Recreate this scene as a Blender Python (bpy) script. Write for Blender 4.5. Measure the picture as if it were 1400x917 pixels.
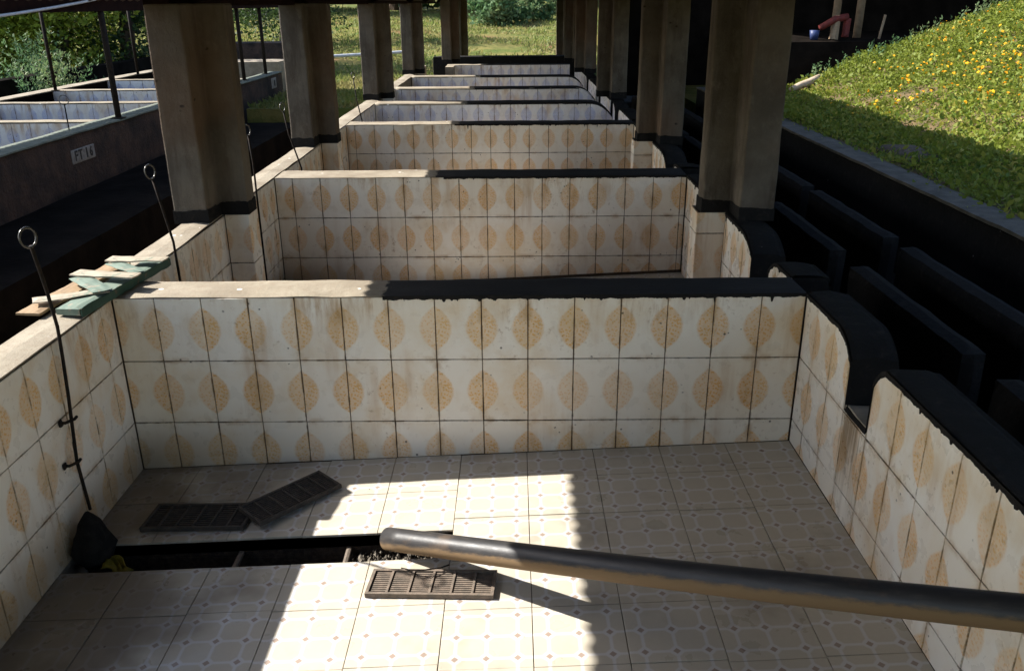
import bpy, bmesh, math, random
import numpy as np
from mathutils import Vector, Matrix, noise as mnoise

random.seed(7)
rng = np.random.default_rng(7)
for o in list(bpy.data.objects):
    bpy.data.objects.remove(o)
SC = bpy.context.scene
COL = SC.collection

# ------------------------------------------------------------------ camera
cam_d = bpy.data.cameras.new('camera')
cam = bpy.data.objects.new('camera', cam_d)
COL.objects.link(cam)
SC.camera = cam
cam_d.sensor_width = 36.0
cam_d.lens = 36.0 * 1160.12 / 1400.0
cam_d.clip_start = 0.05
cam_d.clip_end = 600.0
YAW, PIT, ROL = -0.0028145, 0.3732363, -0.0078142
CAMP = Vector((1.72046, -3.42956, 1.15439))
_f = Vector((math.sin(YAW) * math.cos(PIT), math.cos(YAW) * math.cos(PIT), -math.sin(PIT)))
_r = Vector((math.cos(YAW), -math.sin(YAW), 0))
_u = _r.cross(_f)
_r2 = _r * math.cos(ROL) + _u * math.sin(ROL)
_u2 = _u * math.cos(ROL) - _r * math.sin(ROL)
cam.matrix_world = Matrix(((_r2.x, _u2.x, -_f.x, CAMP.x), (_r2.y, _u2.y, -_f.y, CAMP.y),
                           (_r2.z, _u2.z, -_f.z, CAMP.z), (0, 0, 0, 1)))

# ------------------------------------------------------------------ sky, sun, exposure
SUN = Vector((-1.16, 0.28, 1.0)).normalized()          # towards the sun
world = bpy.data.worlds.new('World')
SC.world = world
world.use_nodes = True
wn = world.node_tree.nodes
sky = wn.new('ShaderNodeTexSky')
sky.sky_type = 'NISHITA'
sky.sun_disc = False
sky.sun_elevation = math.asin(SUN.z)
sky.sun_rotation = math.atan2(SUN.x, SUN.y)
sky.air_density = 1.0
sky.dust_density = 1.2
wn['Background'].inputs['Strength'].default_value = 0.125
world.node_tree.links.new(sky.outputs[0], wn['Background'].inputs['Color'])
sd = bpy.data.lights.new('sun', 'SUN')
sd.energy = 5.0
sd.angle = math.radians(0.55)
sd.color = (1.0, 0.96, 0.895)
sun = bpy.data.objects.new('sun', sd)
COL.objects.link(sun)
sun.rotation_euler = (-SUN).to_track_quat('-Z', 'Y').to_euler()
sun.location = SUN * 40
SC.view_settings.view_transform = 'Standard'
SC.view_settings.look = 'None'
SC.view_settings.gamma = 1.0
SC.view_settings.exposure = 1.27
SC.view_settings.use_curve_mapping = False
SC.render.engine = 'CYCLES'
SC.cycles.max_bounces = 10
SC.cycles.diffuse_bounces = 7

# ------------------------------------------------------------------ node helper
class NT:
    def __init__(s, name, rough=0.7, spec=0.4):
        s.m = bpy.data.materials.new(name)
        s.m.use_nodes = True
        s.t = s.m.node_tree
        s.b = s.t.nodes['Principled BSDF']
        s.b.inputs['Roughness'].default_value = rough
        s.b.inputs['Specular IOR Level'].default_value = spec
    def n(s, typ, **k):
        nd = s.t.nodes.new(typ)
        for a, v in k.items():
            setattr(nd, a, v)
        return nd
    def put(s, sock, v):
        if v is None:
            return
        if isinstance(v, bpy.types.NodeSocket):
            s.t.links.new(v, sock)
        else:
            if sock.type == 'RGBA' and len(v) == 3:
                v = (*v, 1)
            sock.default_value = v
    def ma(s, op, a, b=None, c=None, clamp=False):
        nd = s.n('ShaderNodeMath', operation=op, use_clamp=clamp)
        s.put(nd.inputs[0], a); s.put(nd.inputs[1], b); s.put(nd.inputs[2], c)
        return nd.outputs[0]
    def mix(s, f, a, b, typ='MIX'):
        nd = s.n('ShaderNodeMix', data_type='RGBA', blend_type=typ)
        s.put(nd.inputs[0], f); s.put(nd.inputs[6], a); s.put(nd.inputs[7], b)
        return nd.outputs[2]
    def ramp(s, x, lo, hi, a=0.0, b=1.0, smooth=True):
        nd = s.n('ShaderNodeMapRange', interpolation_type='SMOOTHSTEP' if smooth else 'LINEAR')
        s.put(nd.inputs[0], x)
        for i, v in zip((1, 2, 3, 4), (lo, hi, a, b)):
            s.put(nd.inputs[i], v)
        return nd.outputs[0]
    def noise(s, vec, scale, detail=3, rough=0.55, dist=0.0):
        nd = s.n('ShaderNodeTexNoise')
        s.put(nd.inputs['Vector'], vec)
        nd.inputs['Scale'].default_value = scale
        nd.inputs['Detail'].default_value = detail
        nd.inputs['Roughness'].default_value = rough
        nd.inputs['Distortion'].default_value = dist
        return nd.outputs['Fac']
    def voro(s, vec, scale, feat='F1', out='Distance', rand=1.0):
        nd = s.n('ShaderNodeTexVoronoi', feature=feat)
        s.put(nd.inputs['Vector'], vec)
        nd.inputs['Scale'].default_value = scale
        nd.inputs['Randomness'].default_value = rand
        return nd.outputs[out]
    def obj(s):
        return s.n('ShaderNodeTexCoord').outputs['Object']
    def pos(s):
        return s.n('ShaderNodeNewGeometry').outputs['Position']
    def island(s):
        return s.n('ShaderNodeNewGeometry').outputs['Random Per Island']
    def rnd(s):
        return s.n('ShaderNodeObjectInfo').outputs['Random']
    def sep(s, v):
        nd = s.n('ShaderNodeSeparateXYZ')
        s.put(nd.inputs[0], v)
        return nd.outputs
    def scl(s, v, k):
        nd = s.n('ShaderNodeVectorMath', operation='MULTIPLY')
        s.put(nd.inputs[0], v)
        nd.inputs[1].default_value = k
        return nd.outputs[0]
    def addv(s, v, w):
        nd = s.n('ShaderNodeVectorMath', operation='ADD')
        s.put(nd.inputs[0], v); s.put(nd.inputs[1], w)
        return nd.outputs[0]
    def bump(s, h, strength=0.3, dist=0.01):
        nd = s.n('ShaderNodeBump')
        nd.inputs['Strength'].default_value = strength
        nd.inputs['Distance'].default_value = dist
        s.put(nd.inputs['Height'], h)
        s.t.links.new(nd.outputs[0], s.b.inputs['Normal'])
    def col(s, c):
        s.put(s.b.inputs['Base Color'], c)
    def rough(s, c):
        s.put(s.b.inputs['Roughness'], c)

M = {}

def grime(t, base, amount=1.0):
    """brown water streaks, blotches and dark specks over a tile colour (world position)"""
    p = t.pos()
    st = t.noise(t.scl(p, (9, 9, 0.9)), 1.0, 4, 0.6)
    bl = t.noise(p, 1.7, 4, 0.6)
    k = t.ma('MULTIPLY', t.ramp(st, 0.46, 0.75), t.ramp(bl, 0.42, 0.68))
    c = t.mix(t.ma('MULTIPLY', k, 0.75 * amount), base, (0.45, 0.24, 0.08))
    fine = t.noise(p, 34, 4, 0.65)
    k2 = t.ma('MULTIPLY', t.ramp(fine, 0.55, 0.72), t.ramp(t.noise(p, 3.1, 3), 0.5, 0.66))
    c = t.mix(t.ma('MULTIPLY', k2, 0.6 * amount), c, (0.30, 0.17, 0.07))
    film = t.noise(p, 5.0, 5, 0.6)
    c = t.mix(t.ma('MULTIPLY', t.ramp(film, 0.40, 0.72), t.ramp(t.noise(p, 0.9, 3), 0.40, 0.62, 0.10 * amount, 0.48 * amount)), c, (0.64, 0.43, 0.19))
    px, py, pz = t.sep(p)
    # run-off below the cap, silt towards the low left corner, spill below the inlet notch
    run = t.noise(t.scl(p, (17, 17, 3.2)), 1.0, 6, 0.7)
    kt = t.ma('MULTIPLY', t.ramp(pz, -0.26, -0.005), t.ramp(run, 0.44, 0.62))
    kt = t.ma('MULTIPLY', kt, t.ma('MULTIPLY', t.ramp(t.noise(p, 1.6, 4), 0.46, 0.64, 0.06, 1.0), t.ramp(px, 2.6, 2.95, 1.0, 0.15)))
    c = t.mix(t.ma('MULTIPLY', kt, 0.7 * amount), c, (0.42, 0.225, 0.075))
    sil = t.ma('MULTIPLY', t.ramp(pz, -0.52, -0.80), t.ramp(t.ma('ADD', px, t.ma('MULTIPLY', film, 0.9)), 1.5, 0.35))
    c = t.mix(t.ma('MULTIPLY', sil, 0.75 * amount), c, (0.27, 0.185, 0.10))
    ny = t.ma('MULTIPLY', t.ramp(t.ma('ABSOLUTE', t.ma('ADD', py, 0.635)), 0.15, 0.09), t.ramp(px, 2.85, 2.9))
    ns = t.ma('MULTIPLY', ny, t.ma('MULTIPLY', t.ramp(t.noise(t.scl(p, (40, 40, 2)), 1, 4), 0.36, 0.58), t.ramp(pz, -0.66, -0.30, 0.25, 1.0)))
    c = t.mix(t.ma('MULTIPLY', ns, 0.85), c, (0.20, 0.12, 0.05))
    sp = t.voro(p, 26.0)
    spc = t.ma('MULTIPLY', t.ramp(t.noise(p, 19.0, 2), 0.54, 0.60), t.ramp(t.noise(p, 2.7, 3), 0.47, 0.56))
    k3 = t.ma('MULTIPLY', t.ramp(sp, 0.17, 0.09), spc)
    c = t.mix(t.ma('MULTIPLY', k3, 0.85), c, (0.035, 0.025, 0.018))
    return c

def wall_tile_mat(name, motif, motif2, base):
    t = NT(name, 0.3, 0.5)
    o = t.obj()
    x, y, z = t.sep(o)
    ax = t.ma('SUBTRACT', 0.1, t.ma('ABSOLUTE', x))          # distance to the tile's left or right edge
    zz = t.ma('ABSOLUTE', t.ma('DIVIDE', t.ma('ADD', z, 0.004), 0.104))
    w = t.ma('POWER', t.ma('SUBTRACT', 1.0, t.ma('POWER', zz, 2.1), clamp=True), 0.92)
    lace = t.voro(t.addv(t.scl(o, (1, 0, 1)), t.n('ShaderNodeCombineXYZ').outputs[0]), 95, 'F1')
    nz = t.noise(t.scl(o, (1, 0, 1)), 60, 3)
    edge = t.ma('SUBTRACT', t.ma('MULTIPLY', w, 0.069), ax)
    edge = t.ma('ADD', edge, t.ma('MULTIPLY', t.ma('SUBTRACT', nz, 0.5), 0.012))
    k = t.ramp(edge, -0.007, 0.010)
    k = t.ma('MULTIPLY', k, t.ramp(t.ma('ADD', lace, t.ma('MULTIPLY', nz, 0.4)), 0.38, 0.74, 1.0, 0.5))
    r = t.rnd()
    mc = t.mix(r, motif, motif2)
    bc = t.mix(t.ramp(r, 0, 1, 0, 0.5), base, (base[0] * 0.95, base[1] * 0.91, base[2] * 0.84))
    vein = t.ramp(ax, 0.0, 0.0016, 0.12, 0.0)
    c = t.mix(t.ma('MULTIPLY', k, t.ramp(t.ma('FRACT', t.ma('MULTIPLY', r, 7.31)), 0, 1, 0.62, 1.0)), bc, mc)
    c = t.mix(vein, c, (0.3, 0.2, 0.1))
    ed = t.ma('MINIMUM', ax, t.ma('SUBTRACT', 0.15, t.ma('ABSOLUTE', z)))
    ek = t.ma('MULTIPLY', t.ramp(ed, 0.001, 0.0075, 1.0, 0.0), t.ramp(t.noise(t.pos(), 11, 4, 0.65), 0.46, 0.62))
    c = t.mix(t.ma('MULTIPLY', ek, 0.8), c, (0.10, 0.06, 0.03))
    eb = t.ma('MULTIPLY', t.ramp(ed, 0.0, 0.028, 1.0, 0.0), t.ramp(t.noise(t.pos(), 6.3, 5, 0.65), 0.48, 0.66))
    c = t.mix(t.ma('MULTIPLY', eb, 0.6), c, (0.42, 0.25, 0.10))
    c = grime(t, c)
    t.col(c)
    t.rough(t.ramp(t.noise(t.pos(), 14, 4), 0.3, 0.7, 0.22, 0.5))
    t.bump(t.noise(o, 40, 3), 0.08, 0.002)
    return t.m

M['tile_y'] = wall_tile_mat('cream tile with ochre leaf', (0.77, 0.43, 0.11), (0.74, 0.38, 0.10), (0.86, 0.795, 0.70))
M['tile_b'] = wall_tile_mat('cream tile with blue leaf', (0.40, 0.44, 0.67), (0.46, 0.49, 0.70), (0.84, 0.82, 0.82))

def floor_tile_mat():
    t = NT('octagon floor tile', 0.32, 0.5)
    o = t.obj()
    x, y, z = t.sep(o)
    def cell(v):
        a = t.ma('ADD', v, 10.05)
        f = t.ma('FRACT', t.ma('DIVIDE', a, 0.1))
        return t.ma('ABSOLUTE', t.ma('SUBTRACT', f, 0.5))      # 0 on the line, 0.5 mid cell
    u, v = cell(x), cell(y)
    d1 = t.ma('MINIMUM', u, v)
    dia = t.ma('ADD', u, v)
    line = t.ma('MINIMUM', d1, t.ma('MULTIPLY', t.ma('SUBTRACT', dia, 0.21), 0.7))
    kl = t.ramp(line, 0.025, 0.085, 1.0, 0.0)
    kd = t.ramp(dia, 0.105, 0.145, 1.0, 0.0)
    p = t.pos()
    cellc = t.mix(t.noise(p, 60, 3), (0.455, 0.408, 0.325), (0.49, 0.442, 0.36))
    c = t.mix(kl, cellc, (0.545, 0.525, 0.505))
    c = t.mix(kd, c, (0.31, 0.24, 0.195))
    n1 = t.noise(p, 2.3, 4)
    dx, dy, dz = t.sep(p)
    dirt_shade = t.ramp(t.ma('ADD', n1, t.ramp(dx, 0.0, 1.0, 0.36, 0.0)), 0.52, 0.84)  # mud residue plus painted shade, darkest against the left wall
    c = t.mix(t.ma('MULTIPLY', dirt_shade, 0.8), c, (0.13, 0.095, 0.065))
    sp = t.ma('MULTIPLY', t.ramp(t.voro(p, 17), 0.10, 0.05), t.ramp(t.noise(p, 12, 2), 0.6, 0.66))
    c = t.mix(sp, c, (0.05, 0.03, 0.02))
    t.col(c)
    t.rough(t.ramp(t.noise(p, 9, 4), 0.3, 0.7, 0.25, 0.55))
    t.bump(t.noise(o, 30, 3), 0.06, 0.002)
    return t.m
M['floor_tile'] = floor_tile_mat()

def simple(name, c1, c2, scale=6.0, rough=0.8, bump=0.3, dist=0.01, spec=0.3, detail=6, metal=0.0, c3=None):
    t = NT(name, rough, spec)
    p = t.pos()
    c = t.mix(t.ramp(t.noise(p, scale, detail, 0.6), 0.3, 0.7), c1, c2)
    if c3 is not None:
        c = t.mix(t.ramp(t.noise(p, scale * 0.23, 4, 0.6), 0.5, 0.68), c, c3)
    t.col(c)
    t.b.inputs['Metallic'].default_value = metal
    if bump:
        t.bump(t.noise(p, scale * 5, 6, 0.65), bump, dist)
    return t.m

M['grout'] = simple('dark grout', (0.07, 0.05, 0.035), (0.13, 0.09, 0.06), 20, 0.95)
M['render'] = simple('old cement render', (0.30, 0.25, 0.19), (0.20, 0.165, 0.12), 7, 0.95, 0.5, 0.01)
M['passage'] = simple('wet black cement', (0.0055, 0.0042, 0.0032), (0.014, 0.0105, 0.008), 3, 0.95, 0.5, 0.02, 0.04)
M['kerb'] = simple('dark weathered kerb', (0.13, 0.115, 0.095), (0.075, 0.068, 0.055), 8, 0.95, 0.6, 0.012)
M['moss'] = simple('mossy cement', (0.17, 0.185, 0.15), (0.10, 0.12, 0.10), 9, 0.9, 0.5)
M['bank_wall'] = simple('stained earth brown wall', (0.07, 0.042, 0.030), (0.028, 0.020, 0.016), 5, 0.95, 0.9, 0.03, c3=(0.012, 0.010, 0.008))
M['steel_dark'] = simple('dark painted steel', (0.010, 0.0095, 0.009), (0.03, 0.02, 0.014), 40, 0.8, 0.6, 0.004, 0.15)
M['iron'] = simple('rusty iron in sunlit tone', (0.11, 0.09, 0.07), (0.19, 0.145, 0.11), 45, 0.75, 0.4, 0.003, 0.4)  # lighter copy of the grate iron, sunlight put into the colour
M['iron_shaded'] = simple('cast iron in shade tone', (0.03, 0.027, 0.024), (0.07, 0.055, 0.045), 45, 0.75, 0.4, 0.003, 0.4)  # darker copy of the grate iron, shade put into the colour
M['galv'] = simple('grey pipe', (0.55, 0.56, 0.58), (0.42, 0.42, 0.43), 12, 0.4, 0.1, 0.002, 0.5)
M['roof_metal'] = simple('rusty corrugated iron', (0.05, 0.038, 0.032), (0.085, 0.05, 0.036), 4, 0.7, 0.2, 0.004, 0.4)
M['beam'] = simple('dark reddish timber', (0.020, 0.009, 0.007), (0.012, 0.006, 0.005), 12, 0.95, 0.4, 0.004, 0.05)
M['soil'] = simple('red brown soil', (0.16, 0.10, 0.05), (0.08, 0.07, 0.03), 5, 1.0, 0.8, 0.03)
M['sludge'] = simple('dried coffee sludge', (0.03, 0.022, 0.018), (0.08, 0.06, 0.045), 60, 0.9, 0.8, 0.01)
M['gravel'] = simple('grey grit', (0.20, 0.175, 0.14), (0.08, 0.068, 0.055), 80, 0.95, 0.5, 0.004)
M['white_paint'] = simple('dirty white paint', (0.26, 0.245, 0.225), (0.15, 0.135, 0.12), 20, 0.8, 0.2, 0.003)
M['black_paint'] = simple('black lettering', (0.02, 0.02, 0.02), (0.05, 0.045, 0.04), 40, 0.8, 0.1)
M['rubber'] = simple('black rubber', (0.008, 0.008, 0.008), (0.022, 0.02, 0.018), 30, 0.85, 0.8, 0.02, 0.15)
M['yellow'] = simple('dull yellow plastic', (0.22, 0.17, 0.015), (0.12, 0.10, 0.012), 20, 0.6, 0.2)
M['red'] = simple('red painted steel', (0.22, 0.035, 0.025), (0.10, 0.022, 0.018), 12, 0.7, 0.3)
M['blue'] = simple('blue plastic', (0.04, 0.06, 0.16), (0.03, 0.045, 0.11), 12, 0.45, 0.1)
M['timber'] = simple('weathered timber', (0.36, 0.25, 0.15), (0.25, 0.165, 0.095), 14, 0.85, 0.4, 0.004)
M['sack'] = simple('grey sacking', (0.11, 0.085, 0.06), (0.06, 0.048, 0.036), 30, 0.95, 0.6, 0.01)
M['bark'] = simple('bark', (0.11, 0.075, 0.05), (0.06, 0.042, 0.03), 14, 0.95, 0.9, 0.03)
M['dead_wood'] = simple('bleached log', (0.52, 0.40, 0.29), (0.36, 0.26, 0.18), 14, 0.9, 0.7, 0.01)

def bitumen():
    t = NT('black bitumen paint', 0.88, 0.12)
    p = t.pos()
    c = t.mix(t.noise(p, 6, 5), (0.011, 0.0105, 0.010), (0.024, 0.022, 0.021))
    c = t.mix(t.ramp(t.noise(p, 17, 6, 0.7), 0.52, 0.75, 0, 0.55), c, (0.055, 0.045, 0.037))
    sp = t.ma('MULTIPLY', t.ramp(t.voro(p, 9), 0.07, 0.03), t.ramp(t.noise(p, 5, 2), 0.58, 0.62))
    c = t.mix(sp, c, (0.45, 0.43, 0.40))
    t.col(c)
    t.bump(t.noise(p, 42, 7, 0.75), 0.8, 0.016)
    return t
M['bitumen'] = bitumen().m

def cap_mat(name, painted):
    """trowelled cement top, grainy, splashed; bitumen paint brushed over the right-hand stretch"""
    t = NT(name, 0.9, 0.25)
    p = t.pos()
    c = t.mix(t.ramp(t.noise(p, 3.2, 6, 0.62), 0.32, 0.70), (0.32, 0.28, 0.215), (0.205, 0.17, 0.125))
    c = t.mix(t.ramp(t.noise(p, 24, 5, 0.7), 0.45, 0.72, 0, 0.55), c, (0.22, 0.17, 0.12))
    dr = t.ma('MULTIPLY', t.ramp(t.voro(p, 11), 0.16, 0.11), t.ramp(t.noise(p, 6.5, 2), 0.55, 0.60))
    c = t.mix(dr, c, (0.72, 0.70, 0.66))
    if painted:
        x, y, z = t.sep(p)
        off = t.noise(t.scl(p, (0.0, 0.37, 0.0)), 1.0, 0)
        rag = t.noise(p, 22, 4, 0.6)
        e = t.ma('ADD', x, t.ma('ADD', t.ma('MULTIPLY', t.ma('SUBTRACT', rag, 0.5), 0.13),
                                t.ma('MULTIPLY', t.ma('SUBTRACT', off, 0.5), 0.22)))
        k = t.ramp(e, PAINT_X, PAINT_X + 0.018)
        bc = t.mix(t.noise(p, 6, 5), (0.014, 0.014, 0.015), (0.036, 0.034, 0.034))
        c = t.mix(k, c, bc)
    t.col(c)
    t.bump(t.noise(p, 55, 6, 0.7), 0.5, 0.008)
    return t.m
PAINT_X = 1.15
M['cap'] = cap_mat('trowelled cement top', False)
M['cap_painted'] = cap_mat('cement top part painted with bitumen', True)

def concrete():
    t = NT('stained cast concrete', 0.9, 0.25)
    p = t.pos()
    c = t.mix(t.ramp(t.noise(p, 2.6, 6, 0.62), 0.3, 0.7), (0.175, 0.148, 0.115), (0.10, 0.082, 0.062))
    st = t.noise(t.scl(p, (10, 10, 1.4)), 1, 5, 0.65)
    c = t.mix(t.ramp(st, 0.45, 0.68, 0, 0.6), c, (0.065, 0.047, 0.034))
    c = t.mix(t.ramp(t.noise(t.scl(p, (14, 14, 9)), 1, 6, 0.7), 0.5, 0.75, 0, 0.55), c, (0.21, 0.18, 0.14))
    c = t.mix(t.ramp(t.noise(p, 1.1, 3), 0.5, 0.7, 0, 0.45), c, (0.17, 0.095, 0.05))
    ch = t.ma('MULTIPLY', t.ramp(t.voro(t.scl(p, (1, 1, 1.6)), 9), 0.16, 0.08), t.ramp(t.noise(p, 8, 3), 0.56, 0.62))
    c = t.mix(ch, c, (0.05, 0.035, 0.025))
    t.col(c)
    t.bump(t.ma('ADD', t.noise(p, 45, 7, 0.75), t.ma('MULTIPLY', t.noise(p, 9, 4), 0.8)), 0.75, 0.012)
    return t.m
M['concrete'] = concrete()

def pipe_mat():
    t = NT('muddy black plastic pipe', 0.5, 0.4)
    o = t.obj()
    x, y, z = t.sep(o)
    d = t.ma('ADD', t.ma('MULTIPLY', z, 0.72), t.ma('MULTIPLY', y, 0.69))
    e = t.ma('ADD', d, t.ma('MULTIPLY', t.ma('SUBTRACT', t.noise(t.scl(o, (1, 3, 3)), 16, 6, 0.7), 0.5), 0.034))
    k = t.ramp(e, -0.034, -0.019, 1.0, 0.0)  # tan underside: dried mud plus painted reflection of the lit floor
    bc = t.mix(t.noise(o, 14, 4), (0.016, 0.016, 0.018), (0.04, 0.037, 0.036))
    du = t.noise(t.scl(o, (1, 6, 6)), 12, 5, 0.7)
    bc = t.mix(t.ramp(du, 0.5, 0.74, 0, 0.4), bc, (0.08, 0.07, 0.06))
    bc = t.mix(t.ramp(t.noise(o, 5, 5, 0.7), 0.56, 0.7, 0, 0.45), bc, (0.12, 0.08, 0.05))
    c = t.mix(t.ma('MULTIPLY', k, 0.85), bc, (0.20, 0.128, 0.064))
    t.col(c)
    t.rough(t.ma('ADD', t.ramp(k, 0, 1, 0.45, 0.9), t.ma('MULTIPLY', t.ma('SUBTRACT', du, 0.5), 0.5)))
    t.bump(t.noise(o, 90, 4), 0.15, 0.002)
    return t.m
M['pipe'] = pipe_mat()

def board_mat(name, c1, c2, chips):
    t = NT(name, 0.7, 0.3)
    o = t.obj()
    g = t.noise(t.scl(o, (3, 26, 26)), 1.5, 4)
    c = t.mix(t.ramp(g, 0.3, 0.7), c1, c2)
    k = t.ramp(t.noise(o, 24, 5, 0.7), 0.56, 0.66)
    c = t.mix(k, c, chips)
    t.col(c)
    t.bump(g, 0.25, 0.004)
    return t.m
M['board_green'] = board_mat('chipped green paint board', (0.165, 0.21, 0.165), (0.12, 0.165, 0.13), (0.27, 0.23, 0.17))
M['board_green_shade'] = board_mat('green board in painted shade', (0.05, 0.10, 0.075), (0.035, 0.075, 0.055), (0.12, 0.10, 0.07))  # darkened green, shade put into the colour
M['board_pale'] = board_mat('pale worn board', (0.40, 0.345, 0.26), (0.29, 0.245, 0.18), (0.17, 0.20, 0.15))
M['board_tan'] = board_mat('tan bare board', (0.32, 0.22, 0.125), (0.24, 0.16, 0.09), (0.22, 0.15, 0.09))

def leaf_mat(name, cols, rough=0.6):
    t = NT(name, rough, 0.3)
    r = t.island()
    c = t.mix(t.ramp(r, 0, 0.5, smooth=False), cols[0], cols[1])
    c = t.mix(t.ramp(r, 0.5, 1.0, smooth=False), c, cols[2])
    c = t.mix(t.ramp(t.noise(t.pos(), 0.9, 3), 0.42, 0.62), c, cols[3])
    t.col(c)
    tr = t.n('ShaderNodeBsdfTranslucent')
    t.put(tr.inputs[0], c)
    ms = t.n('ShaderNodeMixShader')
    ms.inputs[0].default_value = 0.4
    t.t.links.new(t.b.outputs[0], ms.inputs[1])
    t.t.links.new(tr.outputs[0], ms.inputs[2])
    t.t.links.new(ms.outputs[0], t.t.nodes['Material Output'].inputs[0])
    return t.m
M['bank_leaf'] = leaf_mat('herb leaves', [(0.08, 0.14, 0.02), (0.20, 0.25, 0.03), (0.33, 0.30, 0.06), (0.17, 0.21, 0.028)])
M['grass_far'] = leaf_mat('dry grass', [(0.17, 0.22, 0.045), (0.25, 0.26, 0.075), (0.13, 0.20, 0.04), (0.25, 0.22, 0.08)])
M['leaf_a'] = leaf_mat('bright tree leaves', [(0.19, 0.28, 0.03), (0.36, 0.38, 0.045), (0.09, 0.16, 0.025), (0.30, 0.34, 0.04)])
M['leaf_b'] = leaf_mat('dark tree leaves', [(0.03, 0.06, 0.018), (0.055, 0.095, 0.025), (0.08, 0.12, 0.035), (0.02, 0.04, 0.012)])
M['leaf_c'] = leaf_mat('pale weed leaves', [(0.10, 0.17, 0.07), (0.16, 0.23, 0.10), (0.20, 0.22, 0.10), (0.10, 0.19, 0.08)])
M['petal'] = simple('orange yellow petals', (0.90, 0.62, 0.03), (0.86, 0.46, 0.025), 12, 0.6, 0)

def ground_mat():
    t = NT('grassy ground', 1.0, 0.1)
    p = t.pos()
    c = t.mix(t.ramp(t.noise(p, 0.55, 5, 0.6), 0.36, 0.62), (0.10, 0.125, 0.03), (0.20, 0.165, 0.055))
    c = t.mix(t.ramp(t.noise(p, 0.23, 3), 0.56, 0.66), c, (0.20, 0.11, 0.055))
    c = t.mix(t.ramp(t.noise(p, 5, 4), 0.4, 0.7, 0, 0.6), c, (0.06, 0.09, 0.02))
    t.col(c)
    t.bump(t.noise(p, 6, 6, 0.7), 0.8, 0.08)
    return t.m
M['ground'] = ground_mat()

# ------------------------------------------------------------------ mesh helpers
def mesh_obj(name, verts, faces, mat, parent=None, loc=(0, 0, 0), smooth=False):
    me = bpy.data.meshes.new(name)
    me.from_pydata([tuple(v) for v in verts], [], faces)
    me.update()
    me.materials.append(mat)
    if smooth:
        me.polygons.foreach_set('use_smooth', [True] * len(me.polygons))
    o = bpy.data.objects.new(name, me)
    COL.objects.link(o)
    o.location = loc
    if parent is not None:
        o.parent = parent
    return o

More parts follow.
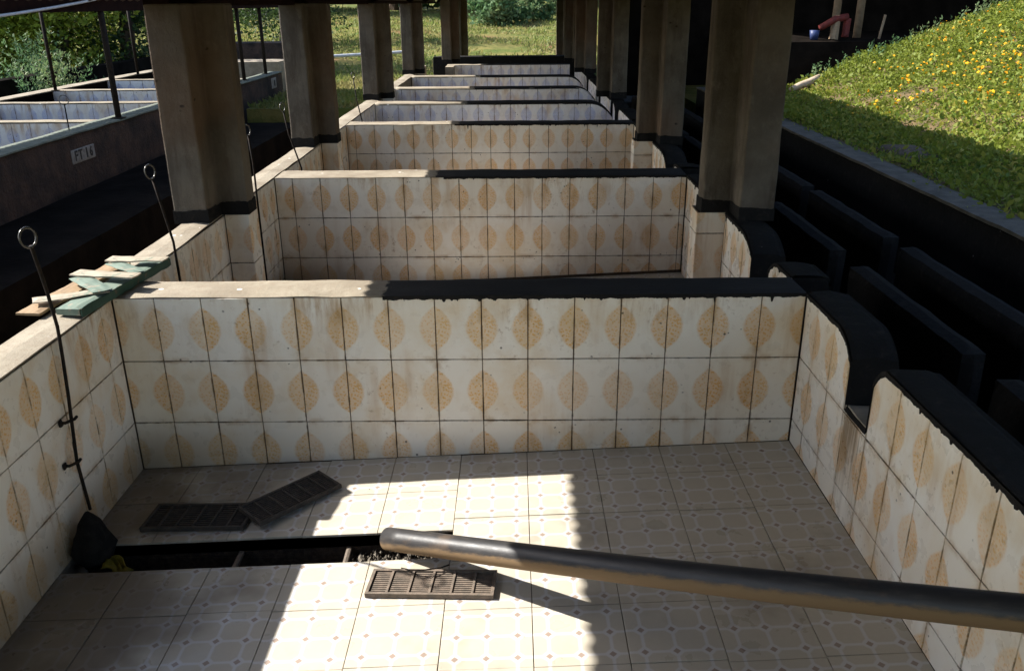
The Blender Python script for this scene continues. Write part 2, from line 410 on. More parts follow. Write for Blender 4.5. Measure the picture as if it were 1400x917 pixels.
class MB:
    def __init__(s):
        s.v = []; s.f = []
    def box(s, x0, x1, y0, y1, z0, z1):
        b = len(s.v)
        s.v += [(x0, y0, z0), (x1, y0, z0), (x1, y1, z0), (x0, y1, z0), (x0, y0, z1), (x1, y0, z1), (x1, y1, z1), (x0, y1, z1)]
        s.f += [(b, b + 3, b + 2, b + 1), (b + 4, b + 5, b + 6, b + 7), (b, b + 1, b + 5, b + 4), (b + 1, b + 2, b + 6, b + 5),
                (b + 2, b + 3, b + 7, b + 6), (b + 3, b, b + 4, b + 7)]
        return s
    def rbox(s, x0, x1, y0, y1, z0, z1, step=0.06, amp=0.003, rnd=0.006, freq=6.0):
        """subdivided box with softened edges and uneven, hand made faces"""
        nx = max(2, min(60, int((x1 - x0) / step))); ny = max(2, min(120, int((y1 - y0) / step))); nz = max(1, min(12, int((z1 - z0) / step)))
        bm = bmesh.new()
        idx = {}
        def V(i, j, k):
            key = (i, j, k)
            if key not in idx:
                p = Vector((x0 + (x1 - x0) * i / nx, y0 + (y1 - y0) * j / ny, z0 + (z1 - z0) * k / nz))
                ex, ey, ez = i in (0, nx), j in (0, ny), k in (0, nz)
                if ex + ey + ez >= 2:
                    c = Vector(((x0 + x1) / 2, (y0 + y1) / 2, (z0 + z1) / 2))
                    for a, e in enumerate((ex, ey, ez)):
                        if e:
                            p[a] += rnd * (1 if c[a] > p[a] else -1)
                q = p * freq
                p += Vector(mnoise.noise_vector(q)) * amp
                idx[key] = bm.verts.new(p)
            return idx[key]
        for k in (0, nz):
            for i in range(nx):
                for j in range(ny):
                    q = [V(i, j, k), V(i + 1, j, k), V(i + 1, j + 1, k), V(i, j + 1, k)]
                    bm.faces.new(q if k else q[::-1])
        for j in (0, ny):
            for i in range(nx):
                for k in range(nz):
                    q = [V(i, j, k), V(i + 1, j, k), V(i + 1, j, k + 1), V(i, j, k + 1)]
                    bm.faces.new(q[::-1] if j else q)
        for i in (0, nx):
            for j in range(ny):
                for k in range(nz):
                    q = [V(i, j, k), V(i, j + 1, k), V(i, j + 1, k + 1), V(i, j, k + 1)]
                    bm.faces.new(q if i else q[::-1])
        bm.verts.index_update()
        b = len(s.v)
        s.v += [tuple(v.co) for v in bm.verts]
        s.f += [tuple(b + v.index for v in f.verts) for f in bm.faces]
        bm.free()
        return s
    def tube(s, pts, r, n=10, caps=True):
        pts = [Vector(p) for p in pts]
        rr = r if isinstance(r, (list, tuple)) else [r] * len(pts)
        b = len(s.v)
        up = None
        for i, p in enumerate(pts):
            d = (pts[min(i + 1, len(pts) - 1)] - pts[max(i - 1, 0)]).normalized()
            if up is None:
                up = Vector((0, 0, 1)) if abs(d.z) < 0.9 else Vector((1, 0, 0))
            a = d.cross(up).normalized()
            c = a.cross(d).normalized()
            up = c
            for k in range(n):
                t = 2 * math.pi * k / n
                s.v.append(tuple(p + (a * math.cos(t) + c * math.sin(t)) * rr[i]))
        for i in range(len(pts) - 1):
            for k in range(n):
                k2 = (k + 1) % n
                s.f.append((b + i * n + k, b + i * n + k2, b + (i + 1) * n + k2, b + (i + 1) * n + k))
        if caps:
            s.f.append(tuple(b + k for k in range(n))[::-1])
            s.f.append(tuple(b + (len(pts) - 1) * n + k for k in range(n)))
        return s
    def ring(s, c, nrm, R, r, n=22, m=8):
        c = Vector(c); nrm = Vector(nrm).normalized()
        a = nrm.cross(Vector((0, 0, 1))).normalized(); e = nrm.cross(a)
        b = len(s.v)
        for i in range(n):
            t = 2 * math.pi * i / n
            d = a * math.cos(t) + e * math.sin(t)
            for k in range(m):
                q = 2 * math.pi * k / m
                s.v.append(tuple(c + d * (R + r * math.cos(q)) + nrm * r * math.sin(q)))
        for i in range(n):
            for k in range(m):
                i2, k2 = (i + 1) % n, (k + 1) % m
                s.f.append((b + i * m + k, b + i2 * m + k, b + i2 * m + k2, b + i * m + k2))
        return s
    def prism(s, poly, d0, d1, axis):
        """polygon in two axes extruded along the third; axis 0: poly is (y,z), 1: (x,z), 2: (x,y)"""
        b = len(s.v); n = len(poly)
        for d in (d0, d1):
            for a, c in poly:
                s.v.append({0: (d, a, c), 1: (a, d, c), 2: (a, c, d)}[axis])
        s.f.append(tuple(b + i for i in range(n))[::-1]); s.f.append(tuple(b + n + i for i in range(n)))
        for i in range(n):
            j = (i + 1) % n
            s.f.append((b + i, b + j, b + n + j, b + n + i))
        return s
    def build(s, name, mat, parent=None, origin=(0, 0, 0), smooth=False):
        ox, oy, oz = origin
        o = mesh_obj(name, [(x - ox, y - oy, z - oz) for x, y, z in s.v], s.f, mat, parent, origin, smooth)
        if parent is not None:
            o.location = Vector(origin) - Vector(parent['_base'])
        bm = bmesh.new(); bm.from_mesh(o.data)
        bmesh.ops.recalc_face_normals(bm, faces=bm.faces)
        bm.to_mesh(o.data); bm.free()
        return o

def tag(o, label, cat, group=None):
    o['label'] = label; o['category'] = cat
    if group: o['group'] = group
    return o
def empty(name, loc, label=None, cat=None, group=None, kind=None):
    o = bpy.data.objects.new(name, None)
    o.empty_display_size = 0.1
    COL.objects.link(o)
    o.location = loc
    o['_base'] = tuple(loc)
    if label: tag(o, label, cat, group)
    if kind: o['kind'] = kind
    return o
def based(o):
    o['_base'] = tuple(o.location)
    return o

# ------------------------------------------------------------------ tiles
TILE_CACHE = {}
def tile_mesh(poly, thick, mat, flat=False):
    key = (tuple((round(a, 4), round(b, 4)) for a, b in poly), thick, mat, flat)
    if key in TILE_CACHE:
        return TILE_CACHE[key]
    n = len(poly)
    cx = sum(a for a, b in poly) / n; cy = sum(b for a, b in poly) / n
    ex = max(abs(a - cx) for a, b in poly); ey = max(abs(b - cy) for a, b in poly)
    ins = [(cx + (a - cx) * (1 - 0.0014 / ex), cy + (b - cy) * (1 - 0.0014 / ey)) for a, b in poly]
    verts = []
    for d, pl in ((thick, poly), (0.0012, poly), (0.0, ins)):
        for a, b in pl:
            verts.append((a, b, -d) if flat else (a, d, b))
    f = [tuple(range(2 * n, 3 * n))]
    for k in (0, 1):
        for i in range(n):
            j = (i + 1) % n
            f.append((k * n + i, k * n + j, (k + 1) * n + j, (k + 1) * n + i))
    me = bpy.data.meshes.new('tile')
    me.from_pydata(verts, [], f)
    me.materials.append(M[mat])
    me.update()
    TILE_CACHE[key] = me
    return me

def put_tile(parent, me, loc, rot, jit=True):
    o = bpy.data.objects.new('tile', me)
    COL.objects.link(o)
    o.parent = parent
    o.location = Vector(loc) - Vector(parent['_base'])
    if jit:
        rot = (rot[0] + random.gauss(0, 0.0022), rot[1] + random.gauss(0, 0.002), rot[2] + random.gauss(0, 0.0022))
    o.rotation_euler = rot
    return o

G = 0.0022   # half a joint
def wall_tiles(parent, plane, face, a0, a1, phase, ztop, zbot, mat, rows=(0.0, -0.3, -0.6, -0.9), width=0.2):
    """tile a vertical face. plane 'y-': faces -y at y=face, runs over x; 'x+': faces +x; 'x-': faces -x, both run over y.
    ztop / zbot: functions of the run coordinate giving the tiled height."""
    k0 = math.floor((a0 - phase) / width) - 1
    k1 = math.ceil((a1 - phase) / width) + 1
    for k in range(k0, k1):
        s0, s1 = phase + k * width, phase + (k + 1) * width
        l, r = max(s0, a0), min(s1, a1)
        if r - l < 0.02:
            continue
        for i in range(len(rows) - 1):
            zt, zb = rows[i], rows[i + 1]
            n = 9
            top, bot = [], []
            for q in range(n):
                a = l + G + (r - l - 2 * G) * q / (n - 1)
                top.append((a, min(zt - G, ztop(a))))
                bot.append((a, max(zb + G, zbot(a) + 0.001)))
            # keep only the stretch that is tall enough
            runs = [q for q in range(n) if top[q][1] - bot[q][1] > 0.012]
            if len(runs) < 3:
                continue
            q0, q1 = runs[0], runs[-1]
            def thin(pl):
                out = [pl[0]]
                for j in range(1, len(pl) - 1):
                    (xa, za), (xb, zb2), (xc, zc) = out[-1], pl[j], pl[j + 1]
                    if abs((zb2 - za) * (xc - xa) - (zc - za) * (xb - xa)) > 2e-5:
                        out.append(pl[j])
                return out + [pl[-1]]
            T, B = thin(top[q0:q1 + 1]), thin(bot[q0:q1 + 1])
            ca, cz = (s0 + s1) / 2, zt - 0.15
            sgn = -1 if plane == 'x-' else 1
            poly = [((a - ca) * sgn, z - cz) for a, z in B] + [((a - ca) * sgn, z - cz) for a, z in T[::-1]]
            if sgn < 0:
                poly = poly[::-1]
            me = tile_mesh(poly, 0.007, mat)
            j = random.gauss(0, 0.0006)
            if plane == 'y-':
                put_tile(parent, me, (ca, face + j, cz), (0, 0, 0))
            elif plane == 'x+':
                put_tile(parent, me, (face + j, ca, cz), (0, 0, math.pi / 2))
            else:
                put_tile(parent, me, (face + j, ca, cz), (0, 0, -math.pi / 2))

def drips(parent, plane, face, pts, base=0.010, seed=0, step=0.0045, top_off=0.006):
    """ragged lower edge of the bitumen coat lapping over the tiles: thin skin with drip tongues"""
    rs = random.Random(seed)
    P = []
    for (a0, z0), (a1, z1) in zip(pts[:-1], pts[1:]):
        L = math.hypot(a1 - a0, z1 - z0)
        n = max(1, int(L / step))
        for i in range(n):
            P.append((a0 + (a1 - a0) * i / n, z0 + (z1 - z0) * i / n))
    P.append(pts[-1])
    v, f = [], []
    tong = 0; tl = 0.0
    for i, (a, z) in enumerate(P):
        d = base * (0.35 + 1.3 * (mnoise.noise((a * 26 + seed * 7, z * 26, seed)) * 0.5 + 0.5)) + rs.random() * 0.003
        if tong > 0:
            tong -= 1
            d += tl
        elif rs.random() < 0.03:
            tong = rs.choice((1, 1, 2, 3)); tl = rs.uniform(0.004, 0.012) + (0.03 * rs.random() if rs.random() < 0.2 else 0)
        for zz, off in ((z + top_off, 0.0035), (z - d, 0.0030), (z - d, -0.002)):
            c = off
            v.append({'y-': (a, face - c, zz), 'x+': (face + c, a, zz), 'x-': (face - c, a, zz)}[plane])
    for i in range(len(P) - 1):
        b = i * 3
        f += [(b, b + 1, b + 4, b + 3), (b + 1, b + 2, b + 5, b + 4)]
    bx, by, bz = parent['_base']
    return mesh_obj('paint_drip', [(x - bx, y - by, z - bz) for x, y, z in v], f, M['bitumen'], parent)

W = 2.97
def floor_z(x):
    return -0.838 + 0.043 * x

# ------------------------------------------------------------------ terrain
def gz(x, y):
    if y < 16.5 and -5.35 < x < 4.55:
        if y > 10.2 and -2.45 < x < -0.3:
            return -0.36
        return -1.25
    z = -0.42
    if y > 18:
        z += (y - 18) * 0.045 + 0.10 * math.sin(x * 0.7 + y * 0.3)
    if x < -6:
        z += 0.05 * math.sin(y) + max(0, -x - 9) * 0.02
    if x > 4.55:
        z = max(z, -0.3 + max(0, y - 18) * 0.05)
    return z + 0.04 * mnoise.noise((x * 0.8, y * 0.8, 0))
xs = sorted(set([round(v, 2) for v in list(np.arange(-90, -5.4, 2.2)) + [-5.36, -5.34, -4, -3.2, -2.46, -2.44, -1.6, -0.9, -0.31, -0.29, 1, 2.5, 3.8, 4.54, 4.56] + list(np.arange(5.2, 90, 2.2))]))
ys = sorted(set([round(v, 2) for v in list(np.arange(-30, 10, 2.0)) + [10.19, 10.21, 12, 14, 16.49, 16.51] + list(np.arange(17.2, 40, 0.9)) + list(np.arange(42, 140, 3.5))]))
gv = [(x, y, gz(x, y)) for y in ys for x in xs]
nx = len(xs)
gf = [(j * nx + i, j * nx + i + 1, (j + 1) * nx + i + 1, (j + 1) * nx + i) for j in range(len(ys) - 1) for i in range(nx - 1)]
g = mesh_obj('ground', gv, gf, M['ground'], smooth=False)
g['kind'] = 'structure'

# grass bank to the right (behind the channels)
def bank_z(x, y):
    z = -0.03 if x < 4.9 else -0.03 + 0.16 * (x - 4.9) if x < 5.4 else 0.05 + 0.387 * (x - 5.4)
    z += 0.05 * mnoise.noise((x * 0.9, y * 0.9, 3)) * min(1, max(0, x - 4.7))
    e = max(0.0, y - 8.3)
    return z - e * 0.7 if e > 0 else z
bx = list(np.arange(4.605, 13, 0.17)); by = list(np.arange(-4, 9.3, 0.2))
hv = [(x, y, bank_z(x, y) + 0.03 * mnoise.noise((x * 4, y * 4, 0))) for y in by for x in bx]
hf = [(j * len(bx) + i, j * len(bx) + i + 1, (j + 1) * len(bx) + i + 1, (j + 1) * len(bx) + i) for j in range(len(by) - 1) for i in range(len(bx) - 1)]
hill = mesh_obj('hill', hv, hf, M['soil'], smooth=True)
hill['kind'] = 'structure'

# ------------------------------------------------------------------ near tank floor with drain
def make_floor():
    root = empty('tank_floor', (1.5, -1.0, -0.85), kind='structure')
    DX, D0, D1 = 1.487, -0.778, -0.592          # drain: x 0..DX, y D0..D1
    sl = MB()
    def slab(x0, x1, y0, y1, top=-0.010, th=0.05):
        b = len(sl.v)
        for dz in (top - th, top):
            for x, y in ((x0, y0), (x1, y0), (x1, y1), (x0, y1)):
                sl.v.append((x, y, floor_z(x) + dz))
        sl.f.extend([(b, b + 3, b + 2, b + 1), (b + 4, b + 5, b + 6, b + 7), (b, b + 1, b + 5, b + 4), (b + 1, b + 2, b + 6, b + 5), (b + 2, b + 3, b + 7, b + 6), (b + 3, b, b + 4, b + 7)])
    slab(0, W, D1, 0.0); slab(0, W, -2.5, D0); slab(DX, W, D0, D1)
    sl.build('slab', M['grout'], root)
    ch = MB()
    z0 = -0.97
    ch.box(-0.02, DX + 0.02, D0, D1, z0 - 0.03, z0)
    ch.box(0, DX, D1 - 0.001, D1 + 0.02, z0 - 0.01, -0.90); ch.box(0, DX, D0 - 0.02, D0 + 0.001, z0 - 0.01, -0.90)
    ch.box(DX - 0.001, DX + 0.02, D0, D1, z0 - 0.01, -0.83)
    ch.build('drain_channel', M['sludge'], root)
    # sidewalls of the drain follow the floor slope
    dw = MB()
    for y0, y1 in ((D1, D1 + 0.025), (D0 - 0.025, D0)):
        b = len(dw.v)
        for x in (0, DX):
            for z in (z0, floor_z(x) - 0.012):
                for y in (y0, y1):
                    dw.v.append((x, y, z))
        dw.f.extend([(b, b + 1, b + 3, b + 2), (b + 4, b + 6, b + 7, b + 5), (b, b + 4, b + 5, b + 1), (b + 2, b + 3, b + 7, b + 6), (b, b + 2, b + 6, b + 4), (b + 1, b + 5, b + 7, b + 3)])
    dw.build('drain_side', M['sludge'], root)
    for x in (0.63, 1.06):
        MB().rbox(x - 0.012, x + 0.012, D0, D1, floor_z(x) - 0.075, floor_z(x) - 0.055, 0.03, 0.002, 0.003).build('crossbar', M['iron'], root)
    tilt = -math.atan(0.043)
    xj = [0.0] + [0.275 + 0.3 * k for k in range(9)] + [W]
    for a, b in zip(xj[:-1], xj[1:]):
        cxf = a + 0.15 if b - a > 0.29 else (b - 0.15 if a == 0 else a + 0.15)
        left = b <= 1.49
        yj = [0.0, -0.305, -0.595, None, -0.775, -1.04, -1.33, -1.62, -1.91, -2.2, -2.5] if left else [0.0, -0.235, -0.525, -0.805, -1.08, -1.36, -1.65, -1.94, -2.23, -2.5]
        sh = random.gauss(0, 0.004)
        for y1, y0 in zip(yj[:-1], yj[1:]):
            if y1 is None or y0 is None:
                continue
            e0 = y0 + (0 if y0 in (0.0, -2.5, -0.595, -0.775) else sh); e1 = y1 + (0 if y1 in (0.0, -0.595, -0.775) else sh)
            if e1 - e0 < 0.03:
                continue
            g = 0.0011
            cyf = e0 + 0.145
            if y1 == 0.0: cyf = e0 + 0.15
            if y0 == -0.305: cyf = (e0 + e1) / 2
            poly = [(a + g - cxf, e0 + g - cyf), (b - g - cxf, e0 + g - cyf), (b - g - cxf, e1 - g - cyf), (a + g - cxf, e1 - g - cyf)]
            me = tile_mesh(poly, 0.009, 'floor_tile', True)
            put_tile(root, me, (cxf, cyf, floor_z(cxf) + random.gauss(0, 0.0008)), (random.gauss(0, 0.002), tilt + random.gauss(0, 0.002), random.gauss(0, 0.0015)), False)
    # grit in the lit end of the drain
    gr = MB()
    for i in range(420):
        x = random.uniform(1.08, 1.47); y = random.uniform(D0 + 0.004, D1 - 0.01); r = random.uniform(0.003, 0.009)
        z = z0 + 0.075 + 0.035 * random.random() * min(1, (x - 1.05) / 0.12)
        b = len(gr.v)
        for d in ((1, 0, 0), (-1, 0, 0), (0, 1, 0), (0, -1, 0), (0, 0, 1), (0, 0, -1)):
            gr.v.append((x + d[0] * r * random.uniform(.6, 1.3), y + d[1] * r * random.uniform(.6, 1.3), z + d[2] * r))
        gr.f.extend([(b + i0, b + i1, b + i2) for i0, i1, i2 in ((0, 2, 4), (2, 1, 4), (1, 3, 4), (3, 0, 4), (2, 0, 5), (1, 2, 5), (3, 1, 5), (0, 3, 5))])
    for i in range(11):
        gr.rbox(1.09 + i * 0.036, 1.13 + i * 0.036, D0 + 0.002, D1 - 0.002, z0, z0 + 0.075 + 0.02 * random.random(), 0.02, 0.012, 0.008, 30)
    o = gr.build('grit', M['gravel'], root)
    o['kind'] = 'stuff'
make_floor()

# ------------------------------------------------------------------ partition walls across the tanks
PART = [  # front y, thickness, x0, x1, tile, round right end, label
    (0.0, 0.225, 0.0, W, 'tile_y', 0, 'nearest cross wall of cream tiles with ochre leaves, behind the loose grates'),
    (2.66, 0.27, 0.0, W, 'tile_y', 0, 'second cross wall with ochre leaf tiles, between the two nearest pairs of columns'),
    (5.50, 0.25, 0.0, W, 'tile_y', 0, 'third and farthest cross wall with ochre leaf tiles'),
    (7.47, 0.28, 0.0, W, 'tile_b', 1, 'nearest cross wall with blue leaf tiles under the roof'),
    (9.48, 0.26, 0.0, 2.93, 'tile_b', 1, 'second cross wall with blue leaf tiles under the roof'),
    (11.62, 0.26, 0.0, 2.93, 'tile_b', 1, 'third cross wall with blue leaf tiles, ending at the fourth column pair'),
    (14.44, 0.26, 0.50, 2.88, 'tile_b', 0, 'farthest and narrowest cross wall with blue leaf tiles'),
]
for wi, (y, th, x0, x1, mat, rr, lab) in enumerate(PART):
    root = empty('partition_wall', ((x0 + x1) / 2, y + th / 2, -0.85), lab, 'wall', 'tiled cross walls between the tanks')
    def zt(x, rr=rr, x1=x1):
        z = -0.010
        if rr:
            d = x - (x1 - 0.32)
            if d > 0:
                z -= 0.17 * (d / 0.32) ** 2.6
        return z
    n = 40
    poly = [(x0, -1.0)] + [(x1, -1.0)] + [(x1 - (x1 - x0) * i / n, zt(x1 - (x1 - x0) * i / n) + 0.002) for i in range(n + 1)]
    MB().prism(poly, y + 0.008, y + th - 0.002, 1).build('core', M['grout'], root)
    if rr:
        cp = MB()
        k = 46
        ed = [x0 + (x1 - x0) * i / k for i in range(k + 1)]
        b = 0
        for x in ed:
            for (yy, dz) in ((y - 0.003, -0.014), (y - 0.001, 0.006), (y + 0.02, 0.012), (y + th - 0.02, 0.012), (y + th, 0.0), (y + th, -0.02)):
                cp.v.append((x, yy + 0.003 * mnoise.noise((x * 5, yy * 9, wi)), zt(x) + 0.010 + dz - 0.012 + 0.004 * mnoise.noise((x * 4, yy * 7, wi + 5))))
        for i in range(k):
            for q in range(5):
                cp.f.append((i * 6 + q, (i + 1) * 6 + q, (i + 1) * 6 + q + 1, i * 6 + q + 1))
        cp.f.append(tuple(range(6))); cp.f.append(tuple(range(k * 6, k * 6 + 6)))
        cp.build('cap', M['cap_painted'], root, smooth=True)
    else:
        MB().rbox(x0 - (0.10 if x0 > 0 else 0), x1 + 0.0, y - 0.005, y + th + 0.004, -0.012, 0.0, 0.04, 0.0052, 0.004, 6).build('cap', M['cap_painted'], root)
    zb = (lambda x: floor_z(x)) if wi == 0 else ((lambda x: floor_z(x)) if wi < 3 else (lambda x: -0.62))
    wall_tiles(root, 'y-', y, x0 + 0.004, x1 - 0.004, 0.18 - 0.2 if wi == 0 else (0.13 if wi == 1 else 0.09), lambda x, zt=zt: zt(x) - 0.001, zb, mat)
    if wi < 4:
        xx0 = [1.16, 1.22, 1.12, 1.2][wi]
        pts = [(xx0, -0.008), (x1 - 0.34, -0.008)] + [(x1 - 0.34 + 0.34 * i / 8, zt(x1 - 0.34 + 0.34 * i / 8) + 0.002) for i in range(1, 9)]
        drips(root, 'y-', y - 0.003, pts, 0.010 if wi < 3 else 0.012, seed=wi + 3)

# ------------------------------------------------------------------ left long wall with pilasters
COLS = [1.30, 4.05, 7.87, 12.10]
lw = empty('side_wall', (-0.08, 5.0, -1.1), 'long left side wall of the roofed tanks with sunlit cement top', 'wall')
MB().rbox(-0.162, -0.006, -3.2, 14.4, -1.2, -0.012, 0.12, 0.004, 0.004).build('core', M['render'], lw)
MB().rbox(-0.172, 0.002, -3.2, 14.4, -0.014, 0.004, 0.10, 0.006, 0.006, 4).build('cap', M['cap'], lw)
SEG = [(-2.45, 0.0), (0.225, 2.66), (2.93, 5.50), (5.75, 7.47), (7.75, 9.48)]
for i, (a, b) in enumerate(SEG):
    mat = 'tile_y' if i < 3 else 'tile_b'
    wall_tiles(lw, 'x+', 0.002, a + 0.003, b - 0.003, -0.112 + 0.07 * i, lambda q: -0.013, lambda q: floor_z(0) if i == 0 else -0.75, mat,
               rows=(-0.0, -0.3, -0.6, -0.9))
for ci, cy in enumerate(COLS[:3]):
    y0, y1 = cy + 0.22, cy + 0.40
    MB().box(0.0, 0.144, y0 + 0.007, y1, -1.0, -0.004).build('pilaster', M['grout'], lw)
    mat = 'tile_y' if ci < 2 else 'tile_b'
    wall_tiles(lw, 'y-', y0, 0.006, 0.151, -0.03, lambda q: -0.004, lambda q: -0.8, mat)
    wall_tiles(lw, 'x+', 0.151, y0 + 0.001, y1, y0 - 0.02, lambda q: -0.004, lambda q: -0.8, mat)
MB().box(0.4, 0.56, 14.0, 14.7, -1.0, -0.01).build('end_pier', M['cap'], lw)

# ------------------------------------------------------------------ right walls with inlet notches
def right_wall(y0, y1, notches, lab, mat, pil=None, phase=0.0, drip=True, seed=0):
    """profile along y: top at 0, dipping into rounded notches [(ya, yb, depth, r0, r1)] ya<yb"""
    def zt(y):
        z = -0.004
        for (a, b, d, ra, rb) in notches:
            if a <= y <= b:
                z = min(z, -d)
            elif a - ra < y < a:                    # near side shoulder
                t = (a - y) / ra
                z = min(z, -0.004 - (0.085) * max(0.0, 1 - t) ** 2.2)
            elif b < y < b + rb:
                t = (y - b) / rb
                z = min(z, -0.004 - (0.085) * max(0.0, 1 - t) ** 2.2)
        return z
    root = empty('inlet_wall', (3.08, (y0 + y1) / 2, -0.85), lab, 'wall', 'right side walls with inlet notches')
    ysm = set(np.linspace(y0, y1, 50))
    for (a, b, d, ra, rb) in notches:
        ysm |= {a - 0.002, a + 0.002, b - 0.002, b + 0.002} | set(np.linspace(a - ra, a - 0.003, 14)) | set(np.linspace(b + 0.003, b + rb, 14))
    ysm = sorted(q for q in ysm if y0 <= q <= y1)
    prof = [(q, zt(q)) for q in ysm]
    # core with a black painted top: strip across the wall thickness, softened edges
    MB().prism([(y0, -1.2), (y1, -1.2)] + [(q, z - 0.006) for q, z in prof[::-1]], W + 0.008, 3.145, 0).build('core', M['bitumen'], root)
    cp = MB()
    X = [W - 0.004, W + 0.004, W + 0.02, 3.06, 3.11, 3.145, 3.155]
    DZ = [-0.012, 0.002, 0.007, 0.008, 0.002, -0.012, -0.05]
    for q, z in prof:
        for x, dz in zip(X, DZ):
            cp.v.append((x, q, z + dz + 0.006 * mnoise.noise((x * 9, q * 9, 9)) + 0.003 * mnoise.noise((x * 30, q * 30, 9))))
    m = len(X)
    for i in range(len(prof) - 1):
        for k in range(m - 1):
            cp.f.append((i * m + k, (i + 1) * m + k, (i + 1) * m + k + 1, i * m + k + 1))
    cp.build('cap', M['bitumen'], root)
    for (a, b, d, *_r) in notches:
        MB().rbox(W + 0.003, 3.165, a + 0.004, b - 0.004, -d - 0.02, -d + 0.014, 0.03, 0.003, 0.004, 12).build('sill', M['render'], root)
    segs = [(y0 + 0.002, y1 - 0.002)] if not pil else [(y0 + 0.002, pil), (pil + 0.19, y1 - 0.002)]
    for a, b in segs:
        wall_tiles(root, 'x-', W, a, b, phase, lambda q: zt(q) - 0.008, lambda q: floor_z(W) if seed == 0 else -0.75, mat)
    if drip:
        sub = [(q, z - 0.004) for q, z in prof]
        # one skin for each stretch outside the notch floors
        run = []
        for q, z in sub:
            inside = any(a - 0.001 < q < b + 0.001 for a, b, *_ in notches) or (pil and pil - 0.01 < q < pil + 0.2)
            if inside:
                if len(run) > 2: drips(root, 'x-', W - 0.002, run, 0.011, seed + len(run))
                run = []
            else:
                run.append((q, z))
        if len(run) > 2: drips(root, 'x-', W - 0.002, run, 0.011, seed + 1)
    return root
right_wall(-2.5, 0.0, [(-0.745, -0.54, 0.275, 0.10, 0.17), (-2.06, -1.74, 0.25, 0.10, 0.08)],
           'nearest right side wall with black painted top, inlet notch and ochre leaf tiles', 'tile_y', None, -0.146, True, 0)
right_wall(0.225, 2.66, [(0.57, 0.86, 0.34, 0.16, 0.26)], 'right side wall behind the nearest cross wall, below the nearest right column', 'tile_y', 1.49, 0.05, True, 11)
right_wall(2.93, 5.50, [(3.25, 3.52, 0.34, 0.16, 0.26)], 'right side wall below the second right column, with ochre leaf tiles', 'tile_y', 4.27, 0.0, True, 21)
right_wall(5.75, 7.47, [(6.9, 7.2, 0.34, 0.16, 0.2)], 'right side wall in front of the nearest blue leaf cross wall', 'tile_b', None, 0.0, False, 31)
right_wall(7.75, 14.44, [(9.0, 9.3, 0.3, 0.16, 0.2), (11.1, 11.4, 0.3, 0.16, 0.2)], 'farthest right side wall beside the blue leaf cross walls', 'tile_b', None, 0.0, False, 41)
rp = empty('pier', (2.9, 1.58, -0.9), 'tiled pier carrying the nearest right column', 'pier', 'tiled piers under right columns')
MB().box(2.814, 2.985, 1.497, 1.68, -1.0, -0.004).build('core', M['grout'], rp)
wall_tiles(rp, 'y-', 1.49, 2.805, 2.972, 2.79, lambda q: -0.004, lambda q: -0.8, 'tile_y', rows=(0.17, -0.13, -0.43, -0.73), width=0.2)
wall_tiles(rp, 'x-', 2.805, 1.491, 1.68, 1.48, lambda q: -0.004, lambda q: -0.8, 'tile_y', rows=(0.17, -0.13, -0.43, -0.73))
rp = empty('pier', (2.9, 4.36, -0.9), 'tiled pier carrying the second right column', 'pier', 'tiled piers under right columns')
MB().box(2.814, 2.985, 4.277, 4.46, -1.0, -0.004).build('core', M['grout'], rp)
wall_tiles(rp, 'y-', 4.27, 2.805, 2.972, 2.79, lambda q: -0.004, lambda q: -0.8, 'tile_y', rows=(0.17, -0.13, -0.43, -0.73))
wall_tiles(rp, 'x-', 2.805, 4.271, 4.46, 4.26, lambda q: -0.004, lambda q: -0.8, 'tile_y', rows=(0.17, -0.13, -0.43, -0.73))

# floors of the tanks behind
for i, (a, b) in enumerate([(0.225, 2.66), (2.93, 5.5), (5.75, 7.47), (7.75, 9.48), (9.74, 11.62), (11.88, 14.44)]):
    o = MB()
    o.v = [(0, a, floor_z(0) - .02), (W, a, floor_z(W) - .02), (W, b, floor_z(W) - .02), (0, b, floor_z(0) - .02)]
    o.f = [(0, 1, 2, 3)]
    o = o.build('floor', M['floor_tile'])
    o['kind'] = 'structure'

